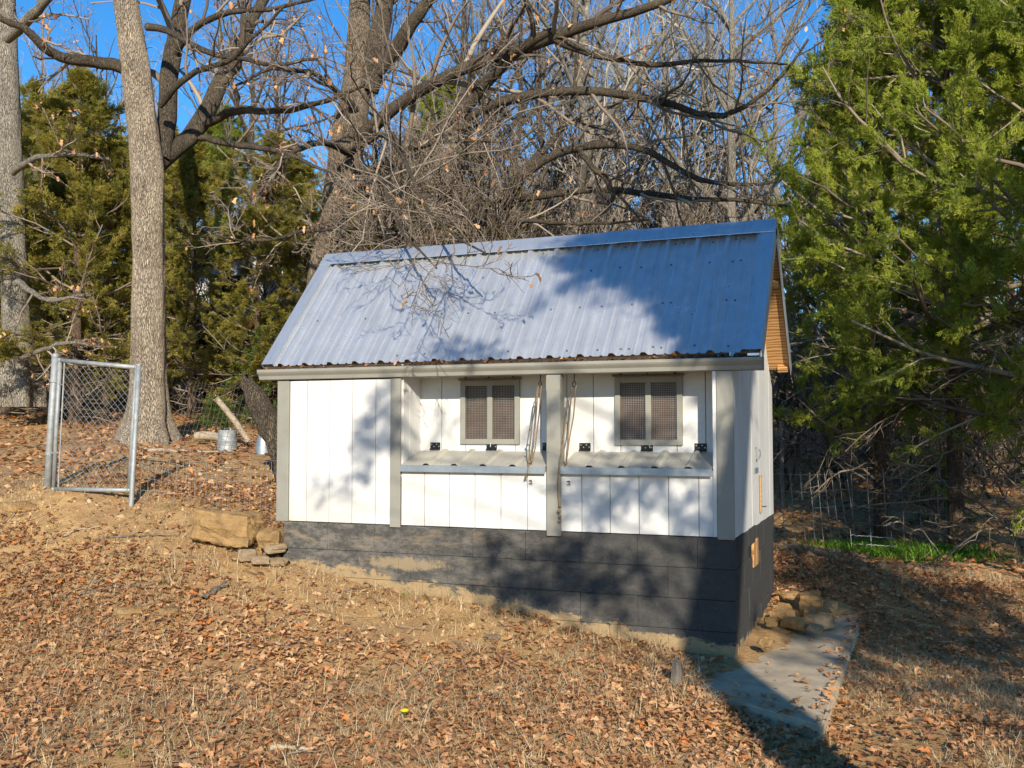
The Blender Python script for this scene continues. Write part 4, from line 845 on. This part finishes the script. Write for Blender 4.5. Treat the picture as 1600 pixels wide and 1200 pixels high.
# low ragged boughs of the first juniper; their tufts dapple the coop front
r = np.random.default_rng(77); P_, D_, LPs = [], [], []
for px, py, n_, sp, t_ in ((600, 642, 34, .09, 10.5), (575, 682, 22, .07, 10.5), (622, 690, 26, .08, 10.5), (556, 735, 20, .09, 10.6), (505, 775, 10, .09, 10.8), (700, 530, 26, .10, 10.5), (752, 540, 26, .09, 10.4),
    (765, 878, 26, .08, 9.8), (800, 905, 40, .10, 9.8), (838, 935, 40, .10, 9.7), (790, 945, 22, .08, 9.7), (872, 870, 46, .12, 9.6), (915, 885, 50, .13, 9.6), (890, 770, 36, .10, 9.8), (935, 790, 40, .12, 9.8), (985, 762, 40, .11, 9.8), (1030, 750, 46, .12, 9.8), (1010, 640, 30, .10, 9.8), (870, 640, 26, .09, 10), (905, 920, 40, .12, 9.6), (975, 920, 34, .12, 9.6), (700, 650, 10, .1, 10.4), (960, 680, 20, .1, 9.8), (1105, 700, 60, .16, 9.5), (1110, 800, 60, .16, 9.5)):
    sp *= .72; t_ *= .7; q = fp(px, py, 0.)+SUN*t_; P_.append(q+r.normal(0, sp, (n_, 3))); D_.append(r.normal(size=(n_, 3))); zt = min(max(q[2]-.25, 2.2), 6); b_ = V3(3.52+.178*max(zt-2.5, 0), -7.38+.089*max(zt-2.5, 0), zt); LPs.append(resample([b_, b_*.5+q*.5+V3(0, 0, .12), q], [.012, .007, .003], 10))
poly = np.array([(850, 402), (1215, 350), (1195, 560), (1068, 552), (1040, 495), (990, 452), (930, 422)], float); pn_ = unit(np.cross(EX, fs))
tx, ty = r.uniform(840, 1215, 900), r.uniform(350, 560, 900); ok = in_poly(tx, ty, poly); tx, ty = tx[ok], ty[ok]; hol = [(1010, 440, 16), (1120, 420, 14), (1150, 445, 12), (1085, 420, 10), (1030, 468, 10), (1185, 500, 14), (1180, 390, 12)]
for px, py in zip(tx, ty):
    if any(math.hypot(px-a, py-b) < c for a, b, c in hol): continue
    d_ = at(px, py, 1)-CAM; k_ = ((PE-CAM)@pn_)/(d_@pn_); q = CAM+d_*k_+SUN*r.uniform(7.2, 8.6)
    P_.append(q+r.normal(0, .07, (10, 3))); D_.append(r.normal(size=(10, 3)))
    if r.random() < .25: zt = min(max(q[2]-.2, 2.2), 7); b_ = V3(3.52+.178*max(zt-2.5, 0), -7.38+.089*max(zt-2.5, 0), zt); LPs.append(resample([b_, b_*.5+q*.5+V3(0, 0, .1), q], [.014, .008, .004], 10))
orient_fronds('low_foliage', np.concatenate(P_), np.concatenate(D_), r.uniform(.10, .18, sum(map(len, P_))), r, 'cedar_green', t1, r.random(sum(map(len, P_))))
join_tubes('low_branches', [(np.array([a for a, _ in LPs]), np.array([b for _, b in LPs]), 5)], 'twig', t1, 3)

# ------------------------------------------------------------------ things on the ground
def rock(name, mat, c, size, seed, label=None, cat=None, group=None, rotz=0., boxy=.6, parent=None, sub=5, tilt=0.):
    bm = bmesh.new(); bmesh.ops.create_cube(bm, size=2); bmesh.ops.subdivide_edges(bm, edges=list(bm.edges), cuts=sub, use_grid_fill=True)
    P = np.array([v.co for v in bm.verts]); sp = unit(P)*1.12; P = P*boxy+sp*(1-boxy); o = V3(seed*3.1, seed*1.7, seed*.9)
    P = P*(1+.20*vnoise(P*1.1+o)+.10*vnoise(P*2.7+o)+.045*vnoise(P*6+o))[:, None]
    P = P*np.array(size)/2; ct, st = math.cos(tilt), math.sin(tilt); P = np.stack([P[:, 0]*ct-P[:, 2]*st, P[:, 1], P[:, 0]*st+P[:, 2]*ct], -1)
    c_, s_ = math.cos(rotz), math.sin(rotz); P = np.stack([P[:, 0]*c_-P[:, 1]*s_, P[:, 0]*s_+P[:, 1]*c_, P[:, 2]], -1)
    for v, p in zip(bm.verts, P): v.co = p
    me = bpy.data.meshes.new(name); bm.to_mesh(me); bm.free(); ob = link(name, me, mat, parent); ob.location = c
    return tag(ob, label, cat, group) if label else ob
VA = math.atan2(c_r[1], c_r[0])
rock('boulder', 'sandstone', at(357, 822, 7.85), (.47, .32, .25), 2, 'large ochre sandstone boulder with a flat face left of the coop foundation', 'boulder', rotz=VA-.12, boxy=.62, tilt=-.1, sub=9)
rock('stone', 'sandstone', at(424, 842, 7.75), (.18, .2, .15), 3, 'squarish ochre stone wedged between the boulder and the foundation', 'stone', rotz=VA, boxy=.7)
rock('stone', 'greystone', at(430, 856, 7.7), (.17, .15, .07), 4, 'thin stone under the squarish ochre stone at the foundation corner', 'stone', rotz=VA+.3)
rock('stone', 'greystone', at(385, 868, 7.55), (.13, .12, .09), 5, 'small rounded stone below the right end of the boulder', 'stone', rotz=1.)
rock('stone', 'sandstone', at(372, 846, 7.7), (.20, .14, .08), 6, 'flat pale stone propping the boulder from below', 'stone', rotz=VA)
rock('stone', 'greystone', at(427, 878, 7.6), (.22, .12, .06), 7, 'long flat stone lying below the foundation corner', 'stone', rotz=VA)
rock('stone', 'greystone', at(405, 875, 7.5), (.14, .1, .06), 8, 'small dark stone in the soil left of the long flat stone', 'stone', rotz=VA+.5)
for px, py, d, sx, sz, sd, lab_ in ((1265, 936, 7.9, .24, .09, 11, 'round flat stone highest of the stones behind the slab'), (1298, 946, 7.9, .11, .06, 12, 'small round stone right of the highest stone behind the slab'),
    (1225, 962, 7.5, .17, .08, 13, 'leftmost ochre stone in the heap on the back of the slab'), (1245, 974, 7.3, .19, .08, 14, 'low ochre stone in front of the heap on the slab'), (1281, 971, 7.4, .20, .10, 15, 'largest ochre stone at the right of the heap on the slab'),
    (1262, 958, 7.6, .14, .09, 16, 'grey brown stone in the middle of the heap on the slab'), (1205, 972, 7.2, .09, .07, 17, 'small stone between the heap and the foundation wall'), (1274, 982, 7.1, .13, .05, 18, 'thin flake lying at the front of the heap on the slab'), (1197, 1005, 6.5, .075, .05, 19, 'reddish stone alone on the slab near the foundation'), (1232, 930, 8.0, .16, .06, 20, 'half buried stone beside the rear of the foundation')):
    rock('stone', 'sandstone' if sd % 3 else 'greystone', at(px, py, d), (sx, sx*.75, sz), sd, lab_, 'stone', rotz=sd*1.3, boxy=.55)
for px, py, d, sx, sd, lab_ in ((405, 855, 7.2, .0, 0, ''), (155, 855, 7.2, .10, 21, 'pale flat stone on the bare clay in front of the gate'), (410, 1175, 4.55, .0, 0, ''), (770, 985, 6.5, .10, 22, 'pale cream stone in the leaves below the cracked block'), (205, 930, 6.7, .2, 23, 'clay coloured stone half buried left of the boulder'), (270, 925, 6.7, .17, 24, 'flat clay stone half buried between boulder and camera'), (30, 810, 8.6, .26, 25, 'low brown rock in the clay at the left edge')):
    if sx: p = at(px, py, d); rock('stone', 'greystone' if sd in (21, 22) else 'sandstone', (p[0], p[1], float(ground(p[0], p[1]))+.01), (sx, sx*.7, sx*.35), sd, lab_, 'stone', rotz=sd)
# concrete slab path
def on_z(px, py, z): d = at(px, py, 1)-CAM; return CAM+d*((z-CAM[2])/d[2])
ZS = -.79
c0, c1, c2, c3 = on_z(1286, 1128, ZS), on_z(1351, 955, ZS), on_z(1225, 965, ZS), on_z(1085, 1085, ZS)
bm = bmesh.new(); out = []
outl = [(1286, 1135), (1301, 1092), (1317, 1048), (1334, 1001), (1351, 956), (1300, 951), (1230, 952), (1190, 985), (1150, 1022), (1112, 1054), (1085, 1077), (1130, 1090), (1186, 1106), (1236, 1120)]
vs = [bm.verts.new(on_z(a, b, ZS)) for a, b in outl]; f = bm.faces.new(vs); ex_ = bmesh.ops.extrude_face_region(bm, geom=[f])
for v in ex_['geom']:
    if isinstance(v, bmesh.types.BMVert): v.co.z -= .14
bmesh.ops.recalc_face_normals(bm, faces=list(bm.faces)); bmesh.ops.bevel(bm, geom=[e for e in bm.edges if all(v.co.z > ZS-.02 for v in e.verts)], offset=.012, segments=2, affect='EDGES')
me = bpy.data.meshes.new('concrete_slab'); bm.to_mesh(me); bm.free(); tag(link('concrete_slab', me, 'concrete'), 'weathered concrete slab beside the right corner of the black foundation', 'slab')
# short weathered stake
sp_ = at(1057, 1085, 5.75); sz_ = float(ground(sp_[0], sp_[1])); tag(MB().tube([(sp_[0], sp_[1], sz_-.05), (sp_[0], sp_[1], sz_+.04), (sp_[0]+.006, sp_[1], sz_+.10), (sp_[0]+.004, sp_[1], sz_+.15), (sp_[0]+.012, sp_[1], sz_+.165)], [.040, .037, .034, .030, .012], 6).build('stake', 'dead_wood'), 'short weathered grey wooden stake in the grass in front of the slab', 'stake')
# sticks
def stick(label, pts, w, mat='dead_wood', name='fallen_branch', lift=.015, twigs=0, seed=1):
    q = []
    for a, b, d in pts: p = at(a, b, d); q.append((p[0], p[1], float(ground(p[0], p[1]))+lift))
    P, R = resample(q, np.linspace(w, w*.45, len(q)), 14); rg = np.random.default_rng(seed); P = P+rg.normal(0, w*.35, P.shape)
    if not twigs: return tag(np_mesh(name, *tubes(P[None], R[None], 8), mat, None, None, True), label, 'branch')
    root = empty(name, tuple(P[0]), label, 'branch'); np_mesh('stem', *tubes(P[None], R[None], 8), mat, root, None, True)
    Q, QR = grow(P[None], R[None], twigs, .4, rg, (.4, .9), .2, 5, .15, .0, .6, .003); join_tubes('twigs', [(Q, QR, 4)], 'twig', root, seed); return root
stick('grey crooked branch stub lying below the boulder', [(316, 893, 6.85), (335, 878, 7.0), (352, 868, 7.1), (356, 855, 7.2)], .022, lift=.02)
stick('thin dead branch with side twigs lying across the clay left of the boulder', [(85, 910, 7.0), (160, 895, 7.05), (245, 878, 7.1)], .012, twigs=8, seed=2)
stick('slender forked stick lying in front of the gate', [(160, 835, 7.9), (215, 830, 7.9), (275, 815, 7.9)], .009, twigs=4, seed=3)
stick('pale curved stick on the clay under the gate', [(100, 835, 8.0), (120, 823, 8.1), (155, 820, 8.1)], .010, 'pale_wood', seed=4)
stick('whitish birch coloured stick in the leaves at the bottom edge', [(425, 1158, 4.7), (455, 1154, 4.7), (490, 1165, 4.65)], .014, 'concrete', lift=.03, seed=5)
stick('dark twig on the leaves right of the slab', [(1500, 1010, 7.0), (1545, 985, 7.3), (1600, 960, 7.6)], .006, twigs=5, seed=6)
stick('long pale pole lying on the ground behind the gate', [(225, 706, 11.8), (280, 705, 11.8), (342, 702, 11.9)], .025, 'pale_wood', lift=.03, seed=7)
# leaning broken trunk behind the coop's left corner, prop log, short log
def lean_log(name, label, pts, mat, cat='log', n=14, rough=.12):
    q, rd = bough(pts, 14); V, F = tubes(q[None], rd[None], n); cen = np.repeat(q, n, 0); V = cen+(V-cen)*(1+rough*vnoise(V*V3(14, 14, 4)))[:, None]; V[-n:] += rng.normal(0, .05, (n, 3))*V3(.4, .4, 1)
    me_f = np.concatenate([F, np.array([[(len(q)-1)*n+i, (len(q)-1)*n+(i+1) % n, (len(q)-1)*n+(i+2) % n, (len(q)-1)*n+(i+3) % n] for i in range(0, n-3, 2)])])
    return tag(np_mesh(name, V, me_f, mat, None, None, True), label, cat)
lean_log('broken_trunk', 'split grey dead trunk leaning behind the left corner of the coop', [(475, 800, 9.6, 40), (440, 705, 9.6, 38), (416, 650, 9.6, 36), (396, 612, 9.6, 30), (380, 594, 9.6, 20)], 'dark_bark', 'dead trunk', n=22, rough=.5)
lean_log('prop_log', 'thin peeled log leaning behind the round metal can', [(388, 690, 12.6, 8), (365, 655, 12.6, 10), (338, 622, 12.6, 9)], 'pale_wood')
lean_log('short_log', 'short pale log lying left of the round metal can', [(305, 682, 12.9, 13), (322, 680, 12.9, 14), (345, 683, 12.9, 13)], 'pale_wood')
# galvanised can upside down and a cone shaped bucket
p = at(355, 692, 12.4); gz = float(ground(p[0], p[1])); can = empty('metal_can', (p[0], p[1], gz), 'dull galvanised can standing upside down behind the wire fence', 'can')
def lathe(prof, c, n=24):
    v = [(c[0]+r_*math.cos(a), c[1]+r_*math.sin(a), c[2]+z) for r_, z in prof for a in np.linspace(0, 2*math.pi, n, False)]; k = len(prof)
    return MB().add(v, [(i*n+j, i*n+(j+1) % n, (i+1)*n+(j+1) % n, (i+1)*n+j) for i in range(k-1) for j in range(n)]+[tuple(range((k-1)*n, k*n))])
lathe([(.132, 0), (.134, .012), (.124, .018), (.118, .13), (.121, .135), (.117, .14), (.112, .255), (.114, .262), (.108, .27), (.10, .262)], (p[0], p[1], gz)).build('body', 'pipe_metal', can, True)
MB().tube([(p[0]-.05, p[1], gz+.262), (p[0]-.04, p[1], gz+.29), (p[0]+.04, p[1], gz+.292), (p[0]+.05, p[1], gz+.262)], .005, 6).build('handle', 'galvanised', can)
p = at(412, 692, 12.2); gz = float(ground(p[0], p[1])); cn = empty('metal_feeder', (p[0], p[1], gz), 'shiny cone shaped galvanised feeder half hidden by the leaning trunk', 'feeder')
lathe([(.11, 0), (.112, .01), (.06, .29), (.05, .30)], (p[0], p[1], gz)).build('cone', 'galvanised', cn, True); lathe([(.115, .0), (.118, .012), (.113, .02)], (p[0], p[1], gz)).build('rim', 'galvanised', cn, True)

# ------------------------------------------------------------------ gate and wire fences
hp0, hp1 = at(73, 768, 9.05), at(87, 557, 9.05)
post = empty('gate_post', tuple(hp0), 'thick galvanised hinge post left of the chain link gate', 'post')
MB().tube([hp0-EZ*.2, hp0+(hp1-hp0)*.5, hp1], .033, 14).build('pipe', 'pipe_metal', post, True); lathe([(.037, 0), (.037, .02), (.02, .035), (.0, .038)], hp1-EZ*.005, 14).build('cap', 'pipe_metal', post, True)
lp0, lp1 = at(205, 788, 8.55), at(217, 572, 8.55)
MB_ = empty('latch_post', tuple(lp0), 'thin galvanised latch post right of the chain link gate', 'post'); MB().tube([lp0-EZ*.2, lp0, lp1], .022, 12).build('pipe', 'pipe_metal', MB_, True); lathe([(.025, 0), (.025, .015), (.0, .025)], lp1, 12).build('cap', 'pipe_metal', MB_, True)
g00, g01, g10, g11 = at(84, 764, 8.98), at(94, 563, 8.98), at(202, 766, 8.62), at(214, 574, 8.62)
gate = empty('chain_link_gate', tuple(g00), 'leaning chain link gate in a galvanised pipe frame left of the coop', 'gate')
for n_, a, b, rd in (('frame_rail', g01, g11, .020), ('frame_rail', g00, g10, .019), ('frame_stile', g00, g01, .020), ('frame_stile', g10, g11, .019)): MB().tube([a, (a+b)/2+rng.normal(0, .002, 3), b], rd, 12).build(n_, 'pipe_metal', gate, True)
for q in (g01, g11, g00, g10):
    bm = bmesh.new(); bmesh.ops.create_icosphere(bm, subdivisions=2, radius=.025); bm.transform(Matrix.Translation(Vector(q))); me = bpy.data.meshes.new('corner_elbow'); bm.to_mesh(me); bm.free(); link('corner_elbow', me, 'pipe_metal', gate, True)
st0, st1 = g00+(g10-g00)*.06, g01+(g11-g01)*.06; MB().tube([st0, st1], .007, 6).build('tension_bar', 'pipe_metal', gate)
for t_ in (.28, .82):
    a = hp0+(hp1-hp0)*t_; b = g00+(g01-g00)*t_; MB().tube([a-(b-a)*.5, a, b, b+(b-a)*.3], .012, 6).build('hinge', 'pipe_metal', gate); lathe([(.037, 0), (.039, .0), (.039, .03), (.034, .03)], a-EZ*.015, 14).build('hinge_band', 'pipe_metal', gate)
def bil(u, v): return (g00*(1-u)+g10*u)*(1-v)+(g01*(1-u)+g11*u)*v
W_, H_ = np.linalg.norm(g10-g00), np.linalg.norm(g01-g00); cell = .072; PL = []; nrm_ = unit(np.cross(g10-g00, g01-g00))
for sg in (1, -1):
    k = -H_
    while k < W_+H_:
        pts = []
        for s_ in np.linspace(0, H_, 34):
            x = k+sg*s_ if sg > 0 else k-s_+H_*0+0
            u = (k+s_)/W_ if sg > 0 else (k+H_-s_)/W_
            if 0.05 <= u <= .99: pts.append(bil(u, .02+.95*s_/H_)+nrm_*(.004*sg*(1 if int(s_/cell*2) % 2 else -1)))
        if len(pts) > 2: PL.append(resample(pts, [.0021]*len(pts), 20))
        k += cell
tag(join_tubes('chain_mesh', [(np.array([p for p, _ in PL]), np.array([q for _, q in PL]), 4)], 'wire', gate, 1), kind='stuff')
def wire_fence(name, label, pts, h, cx, cz, rad, mat, cat='wire fence', lean=0., sag=.0, seed=0, posts=True, post_r=.02):
    "welded wire hung along ground points (photo px, depth)"
    r = np.random.default_rng(seed); base = []
    for px, d in pts: p = at(px, 600, d); base.append((p[0], p[1], 0))
    n = 40; B, _ = resample(base, [0]*len(base), n); Z = ground(B[:, 0], B[:, 1], False); B[:, 2] = Z; ln = np.r_[0, np.cumsum(np.linalg.norm(np.diff(B[:, :2], axis=0), axis=1))]
    root = empty(name, tuple(B[0]), label, cat); dv = unit(np.array([-(B[-1]-B[0])[1], (B[-1]-B[0])[0], 0]))
    def P(s, z): q = np.stack([np.interp(s, ln, B[:, i]) for i in range(3)], -1); w = np.sin(s*2.1+seed)*.03+np.sin(s*5.3+1)*.012; return q+EZ*(z*(1-sag*np.sin(np.pi*s/ln[-1])))[..., None]*1.+dv*(w*z/h+lean*z)[..., None]
    hz = []
    for z in np.arange(.02, h+.001, cz): s = np.linspace(0, ln[-1], 24); hz.append(P(s, np.full(24, z)+r.normal(0, .004, 24)))
    vt = []
    for s in np.arange(0, ln[-1], cx): z = np.linspace(0, h, 6); vt.append(P(np.full(6, s)+r.normal(0, .003, 6), z))
    tag(join_tubes('wire_mesh', [(np.array(hz), np.full((len(hz), 24), rad), 4), (np.array(vt), np.full((len(vt), 6), rad), 4)], mat, root, seed), kind='stuff')
    if posts:
        for s in posts: q = P(np.array([s*ln[-1]]), np.array([0.]))[0]; MB().tube([q-EZ*.2, q+EZ*(h+.1)], post_r, 6).build('post', 'dead_wood', root)
    return root
wire_fence('wire_fence', 'sagging welded wire fence between the gate and the left wall of the coop', [(222, 8.7), (300, 8.7), (380, 8.5), (436, 8.3)], .62, .06, .10, .0017, 'wire', seed=1, posts=False, sag=.25)
wire_fence('wire_fence', 'leaning wire fence running from the pale oak to the leaning dead trunk', [(262, 12.6), (330, 11.9), (400, 11.3)],   .85, .10, .10, .0016, 'dark_wire', lean=.3, seed=2, posts=False)
wire_fence('wire_fence', 'tall wire fence in the shade behind the right gable of the coop', [(1212, 14.0), (1350, 14.4), (1480, 14.2), (1640, 13.0)], 1.15, .10, .12, .0020, 'wire', seed=3, posts=(.02, .5), post_r=.03)
wire_fence('stock_fence', 'heavy wire stock panel standing in front of the green weeds', [(1330, 12.4), (1420, 12.0), (1510, 11.7)], .92, .20, .20, .0048, 'wire', 'wire panel', seed=4, posts=False, lean=-.12)
wire_fence('stock_fence', 'wire stock panel slanting down behind the rear corner of the coop', [(1208, 11.6), (1270, 11.9), (1335, 12.4)], .85, .16, .20, .0040, 'wire', 'wire panel', seed=5, posts=False, lean=.1)
wire_fence('stock_fence', 'fine meshed wire panel leaning behind the green weeds', [(1375, 13.0), (1450, 12.8), (1515, 12.6)], .80, .035, .035, .0013, 'wire', 'wire panel', seed=6, posts=False)
wire_fence('stock_fence', 'short low piece of stock wire lying in the green weeds', [(1326, 11.3), (1395, 11.2)], .28, .22, .09, .0045, 'wire', 'wire panel', seed=7, posts=False, lean=.2)

# ------------------------------------------------------------------ litter and grass
def spots_in(n, r, d0, d1, p0=-220, p1=1960, pw=1.6):
    "ground points spread over the view between depths d0 and d1"
    d = (d0**pw+(d1**pw-d0**pw)*r.random(n))**(1/pw); px = r.uniform(p0, p1, n); q = CAM[None]+d[:, None]*(c_f[None]+c_r[None]*((px-800)/F_PX)[:, None]); return q[:, 0], q[:, 1]
slab_poly = np.array([on_z(a, b, ZS)[:2] for a, b in outl])
def free(x, y, m_=.02): return ~((x > -3.5-m_) & (x < m_) & (y > -m_) & (y < D+m_))
def bare(x, y):
    "1 where the clay lies bare (trodden band in front of and left of the coop)"
    a = np.exp(-((y+.22+.13*(x+3))/.62)**2)*np.clip((-x-.3)/1.8, 0, 1)*np.clip((x+8)/1.5, 0, 1)*1.25
    b = np.exp(-((x+5.6)/1.5)**2-((y-2.0)/1.7)**2)
    n = vnoise(np.stack([x*.9, y*.9, np.zeros_like(x)+2.2], -1)); return np.clip(np.maximum(a*1.15, b)+.28*n, 0, 1)
r = np.random.default_rng(80)
def litter(name, n, d0, d1, s0, s1, label, seed, lift=.012, pw=1.6, thin=1., T=LT, F=LF):
    r = np.random.default_rng(seed); x, y = spots_in(n, r, d0, d1, pw=pw); k = free(x, y) & (r.random(n) > bare(x, y)*.93*thin); sl_ = in_poly(x, y, slab_poly); sg_ = [(slab_poly[i], slab_poly[(i+1) % len(slab_poly)]) for i in range(len(slab_poly))]; de = np.full(n, 9.)
    for a_, b_ in sg_: ab = b_-a_; tt = np.clip(((x-a_[0])*ab[0]+(y-a_[1])*ab[1])/(ab@ab), 0, 1); de = np.minimum(de, np.hypot(x-a_[0]-tt*ab[0], y-a_[1]-tt*ab[1]))
    k &= ~sl_ | (r.random(n) < .05+.55*np.exp(-(de/.06)**2))
    pn = vnoise(np.stack([x*2.1, y*2.1, np.zeros(n)+4.4], -1)); pl = vnoise(np.stack([x*.55+3, y*.55, np.zeros(n)+7.7], -1)); k &= r.random(n) < .70+.55*pn+.45*pl
    x, y = x[k], y[k]; n = len(x); z = ground(x, y)+lift+r.random(n)**2*.028; z = np.where(in_poly(x, y, slab_poly), ZS+.012, z)
    big = vnoise(np.stack([x*.8, y*.8, np.zeros(n)+6.1], -1)); tint = np.clip(r.beta(2.2, 2.2, n)*.82+.16*big+.02, 0, .9); hot = r.random(n) < .055; tint[hot] = r.uniform(.9, 1, hot.sum())
    return tag(scatter(name, T, F, np.stack([x, y, z], -1), r.uniform(s0, s1, n), r.uniform(0, 6.28, n), r.normal(0, .26, n), 'dry_leaf', None, tint, r, r.normal(0, .32, n)), label, 'leaves', kind='stuff')
litter('fallen_leaves', 76000, 3.6, 9.5, .024, .070, 'brown fallen oak leaves covering the yard in front of the coop', 81, pw=2.)
litter('fallen_leaves', 44000, 9., 26, .05, .115, 'brown fallen oak leaves under the trees behind the coop', 82, pw=1.7, thin=.8, T=LT2, F=LF2)
def blades(name, x, y, h, w, mat, label, cat, r, bend=.7, K=4):
    n = len(x); z = ground(x, y); az = r.uniform(0, 6.28, n); d = np.stack([np.cos(az), np.sin(az)], -1); t = np.linspace(0, 1, K); b = r.uniform(.35, bend, n)*h
    P = np.empty((n, K, 3)); P[..., 0] = x[:, None]+d[:, :1]*(b[:, None]*t**1.7); P[..., 1] = y[:, None]+d[:, 1:]*(b[:, None]*t**1.7); P[..., 2] = (z-.005)[:, None]+h[:, None]*t*(1-.3*t*np.minimum(b/h, 1)[:, None]); sd = np.stack([-d[:, 1], d[:, 0], np.zeros(n)], -1); wd = w[:, None]*np.linspace(1, .2, K)[None]
    V = np.stack([P-sd[:, None]*wd[..., None], P+sd[:, None]*wd[..., None]], 2); i = np.arange(n*K*2).reshape(n, K, 2); F = np.stack([i[:, :-1, 0], i[:, :-1, 1], i[:, 1:, 1], i[:, 1:, 0]], -1).reshape(-1, 4)
    return tag(np_mesh(name, V.reshape(-1, 3), F, mat, None, np.repeat(r.random(n), K*2)), label, cat, kind='stuff')
# straw: dense low thatch, some taller clumps
x, y = spots_in(170000, r, 3.7, 10, pw=2.); dn = vnoise(np.stack([x*1.3, y*1.3, np.zeros_like(x)+9.], -1)); k = free(x, y) & ~in_poly(x, y, slab_poly) & (r.random(len(x)) < np.clip(.40+.8*dn, .05, 1)*(1-.5*bare(x, y))); x, y = x[k], y[k]
blades('dry_grass', x, y, r.uniform(.03, .11, len(x)), r.uniform(.0010, .0024, len(x)), 'straw', 'short dry straw coloured grass among the fallen leaves', 'dry grass', r, 2.4, 3)
cx_, cy_ = [], []
for i in range(480):
    a, b = spots_in(1, r, 4.2, 8.0, 250 if r.random() < .8 else 0, 1100 if r.random() < .85 else 1600); m_ = r.integers(3, 14); cx_ += list(a+r.normal(0, .035, m_)); cy_ += list(b+r.normal(0, .035, m_))
cx_, cy_ = np.array(cx_), np.array(cy_); k = free(cx_, cy_) & ~in_poly(cx_, cy_, slab_poly); cx_, cy_ = cx_[k], cy_[k]
blades('tall_dry_grass', cx_, cy_, r.uniform(.05, .17, len(cx_)), r.uniform(.0014, .0030, len(cx_)), 'straw', 'taller bleached grass tufts standing above the leaves in the foreground', 'dry grass', r, 2.2, 6)
# green weeds: patch by the wire panels, sprigs elsewhere
p = at(1410, 600, 11.4); n = 6500; a = r.normal(0, 1, n); b = r.normal(0, 1, n); q = c_r*1; x = p[0]+q[0]*a*.42+c_f[0]*b*.26; y = p[1]+q[1]*a*.42+c_f[1]*b*.26
blades('green_weeds', x, y, r.uniform(.05, .17, n), r.uniform(.004, .010, n), 'green_blade', 'bright green weeds growing round the wire panels right of the coop', 'weeds', r, 1.2)
gx_, gy2 = [], []
for i in range(120):
    a, b = spots_in(1, r, 4.2, 10); m_ = r.integers(4, 22); gx_ += list(a+r.normal(0, .03, m_)); gy2 += list(b+r.normal(0, .03, m_))
gx_, gy2 = np.array(gx_), np.array(gy2); k = free(gx_, gy2) & ~in_poly(gx_, gy2, slab_poly); gx_, gy2 = gx_[k], gy2[k]
blades('green_sprigs', gx_, gy2, r.uniform(.015, .05, len(gx_)), r.uniform(.002, .006, len(gx_)), 'green_blade', 'small green sprigs dotted through the leaf litter', 'weeds', r, 1.3)
# twigs lying about
x, y = spots_in(1500, r, 4, 14, pw=2.); k = free(x, y) & ~in_poly(x, y, slab_poly); x, y = x[k], y[k]; n = len(x); az = r.uniform(0, 6.28, n); ln = r.uniform(.06, .30, n); P = np.empty((n, 5, 3))
for j in range(5): P[:, j, 0] = x+np.cos(az)*ln*(j/4-.5)+r.normal(0, .006, n); P[:, j, 1] = y+np.sin(az)*ln*(j/4-.5)+r.normal(0, .006, n)
P[..., 2] = ground(P[..., 0], P[..., 1])+.022+.01*r.random((n, 1)); tag(join_tubes('ground_twigs', [(P, r.uniform(.0015, .0045, (n, 1))*np.linspace(1, .5, 5)[None], 4)], 'twig', None, 5), 'small dead twigs strewn over the leaves and clay', 'twigs', kind='stuff')
# clay crumbs and pebbles on the bare band
x, y = spots_in(16000, r, 5.2, 11, pw=2.); k = free(x, y) & (r.random(len(x)) < bare(x, y)*.8+.02) & ~in_poly(x, y, slab_poly); x, y = x[k], y[k]; n = len(x)
oc = np.array([(1, 0, 0), (0, 1, 0), (-1, 0, 0), (0, -1, 0), (0, 0, .7), (0, 0, -.7)], float); OT = [oc*(1+np.random.default_rng(i).normal(0, .25, (6, 1))) for i in range(6)]; OF = np.array([(0, 1, 4), (1, 2, 4), (2, 3, 4), (3, 0, 4), (1, 0, 5), (2, 1, 5), (3, 2, 5), (0, 3, 5)])
t = NT('crumb'); t.pbr(t.ramp(t.attr('tint'), [(0., (.16, .085, .04)), (.5, (.38, .235, .11)), (1., (.52, .37, .21))]), .95, 0, None, .1); M['crumb'] = t.m
tag(scatter('clay_crumbs', OT, OF, np.stack([x, y, ground(x, y)+.002], -1), r.gamma(1.6, .0055, n)+.004, r.uniform(0, 6.28, n), r.normal(0, .5, n), 'crumb', None, None, r), 'clods and pebbles of orange clay on the bare ground by the coop', 'gravel', kind='stuff')
# dandelion
p = on_z(632, 1127, -.79); gz = float(ground(p[0], p[1])); dd_ = empty('dandelion', (p[0], p[1], gz), 'single yellow dandelion flower in the leaves at the bottom', 'flower'); lathe([(.0, .052), (.02, .056), (.024, .062), (.012, .068)], (p[0], p[1], gz), 12).build('flower_head', 'yellow_petal', dd_); MB().tube([(p[0], p[1], gz-.01), (p[0], p[1], gz+.055)], .003, 5).build('stem', 'green_blade', dd_)

# dry leaves caught in the gutter
r = np.random.default_rng(90); n = 46; P_ = np.stack([r.uniform(GX0+.05, GX1-.1, n), r.uniform(-.04, .06, n), 1.192+.014*r.random(n)], -1)
tag(scatter('gutter_leaves', LT, LF, P_, r.uniform(.03, .065, n), r.uniform(0, 6.28, n), r.normal(0, .4, n), 'dry_leaf', GUT_LEAF, r.uniform(0, .7, n), r, r.normal(0, .4, n)), kind='stuff')
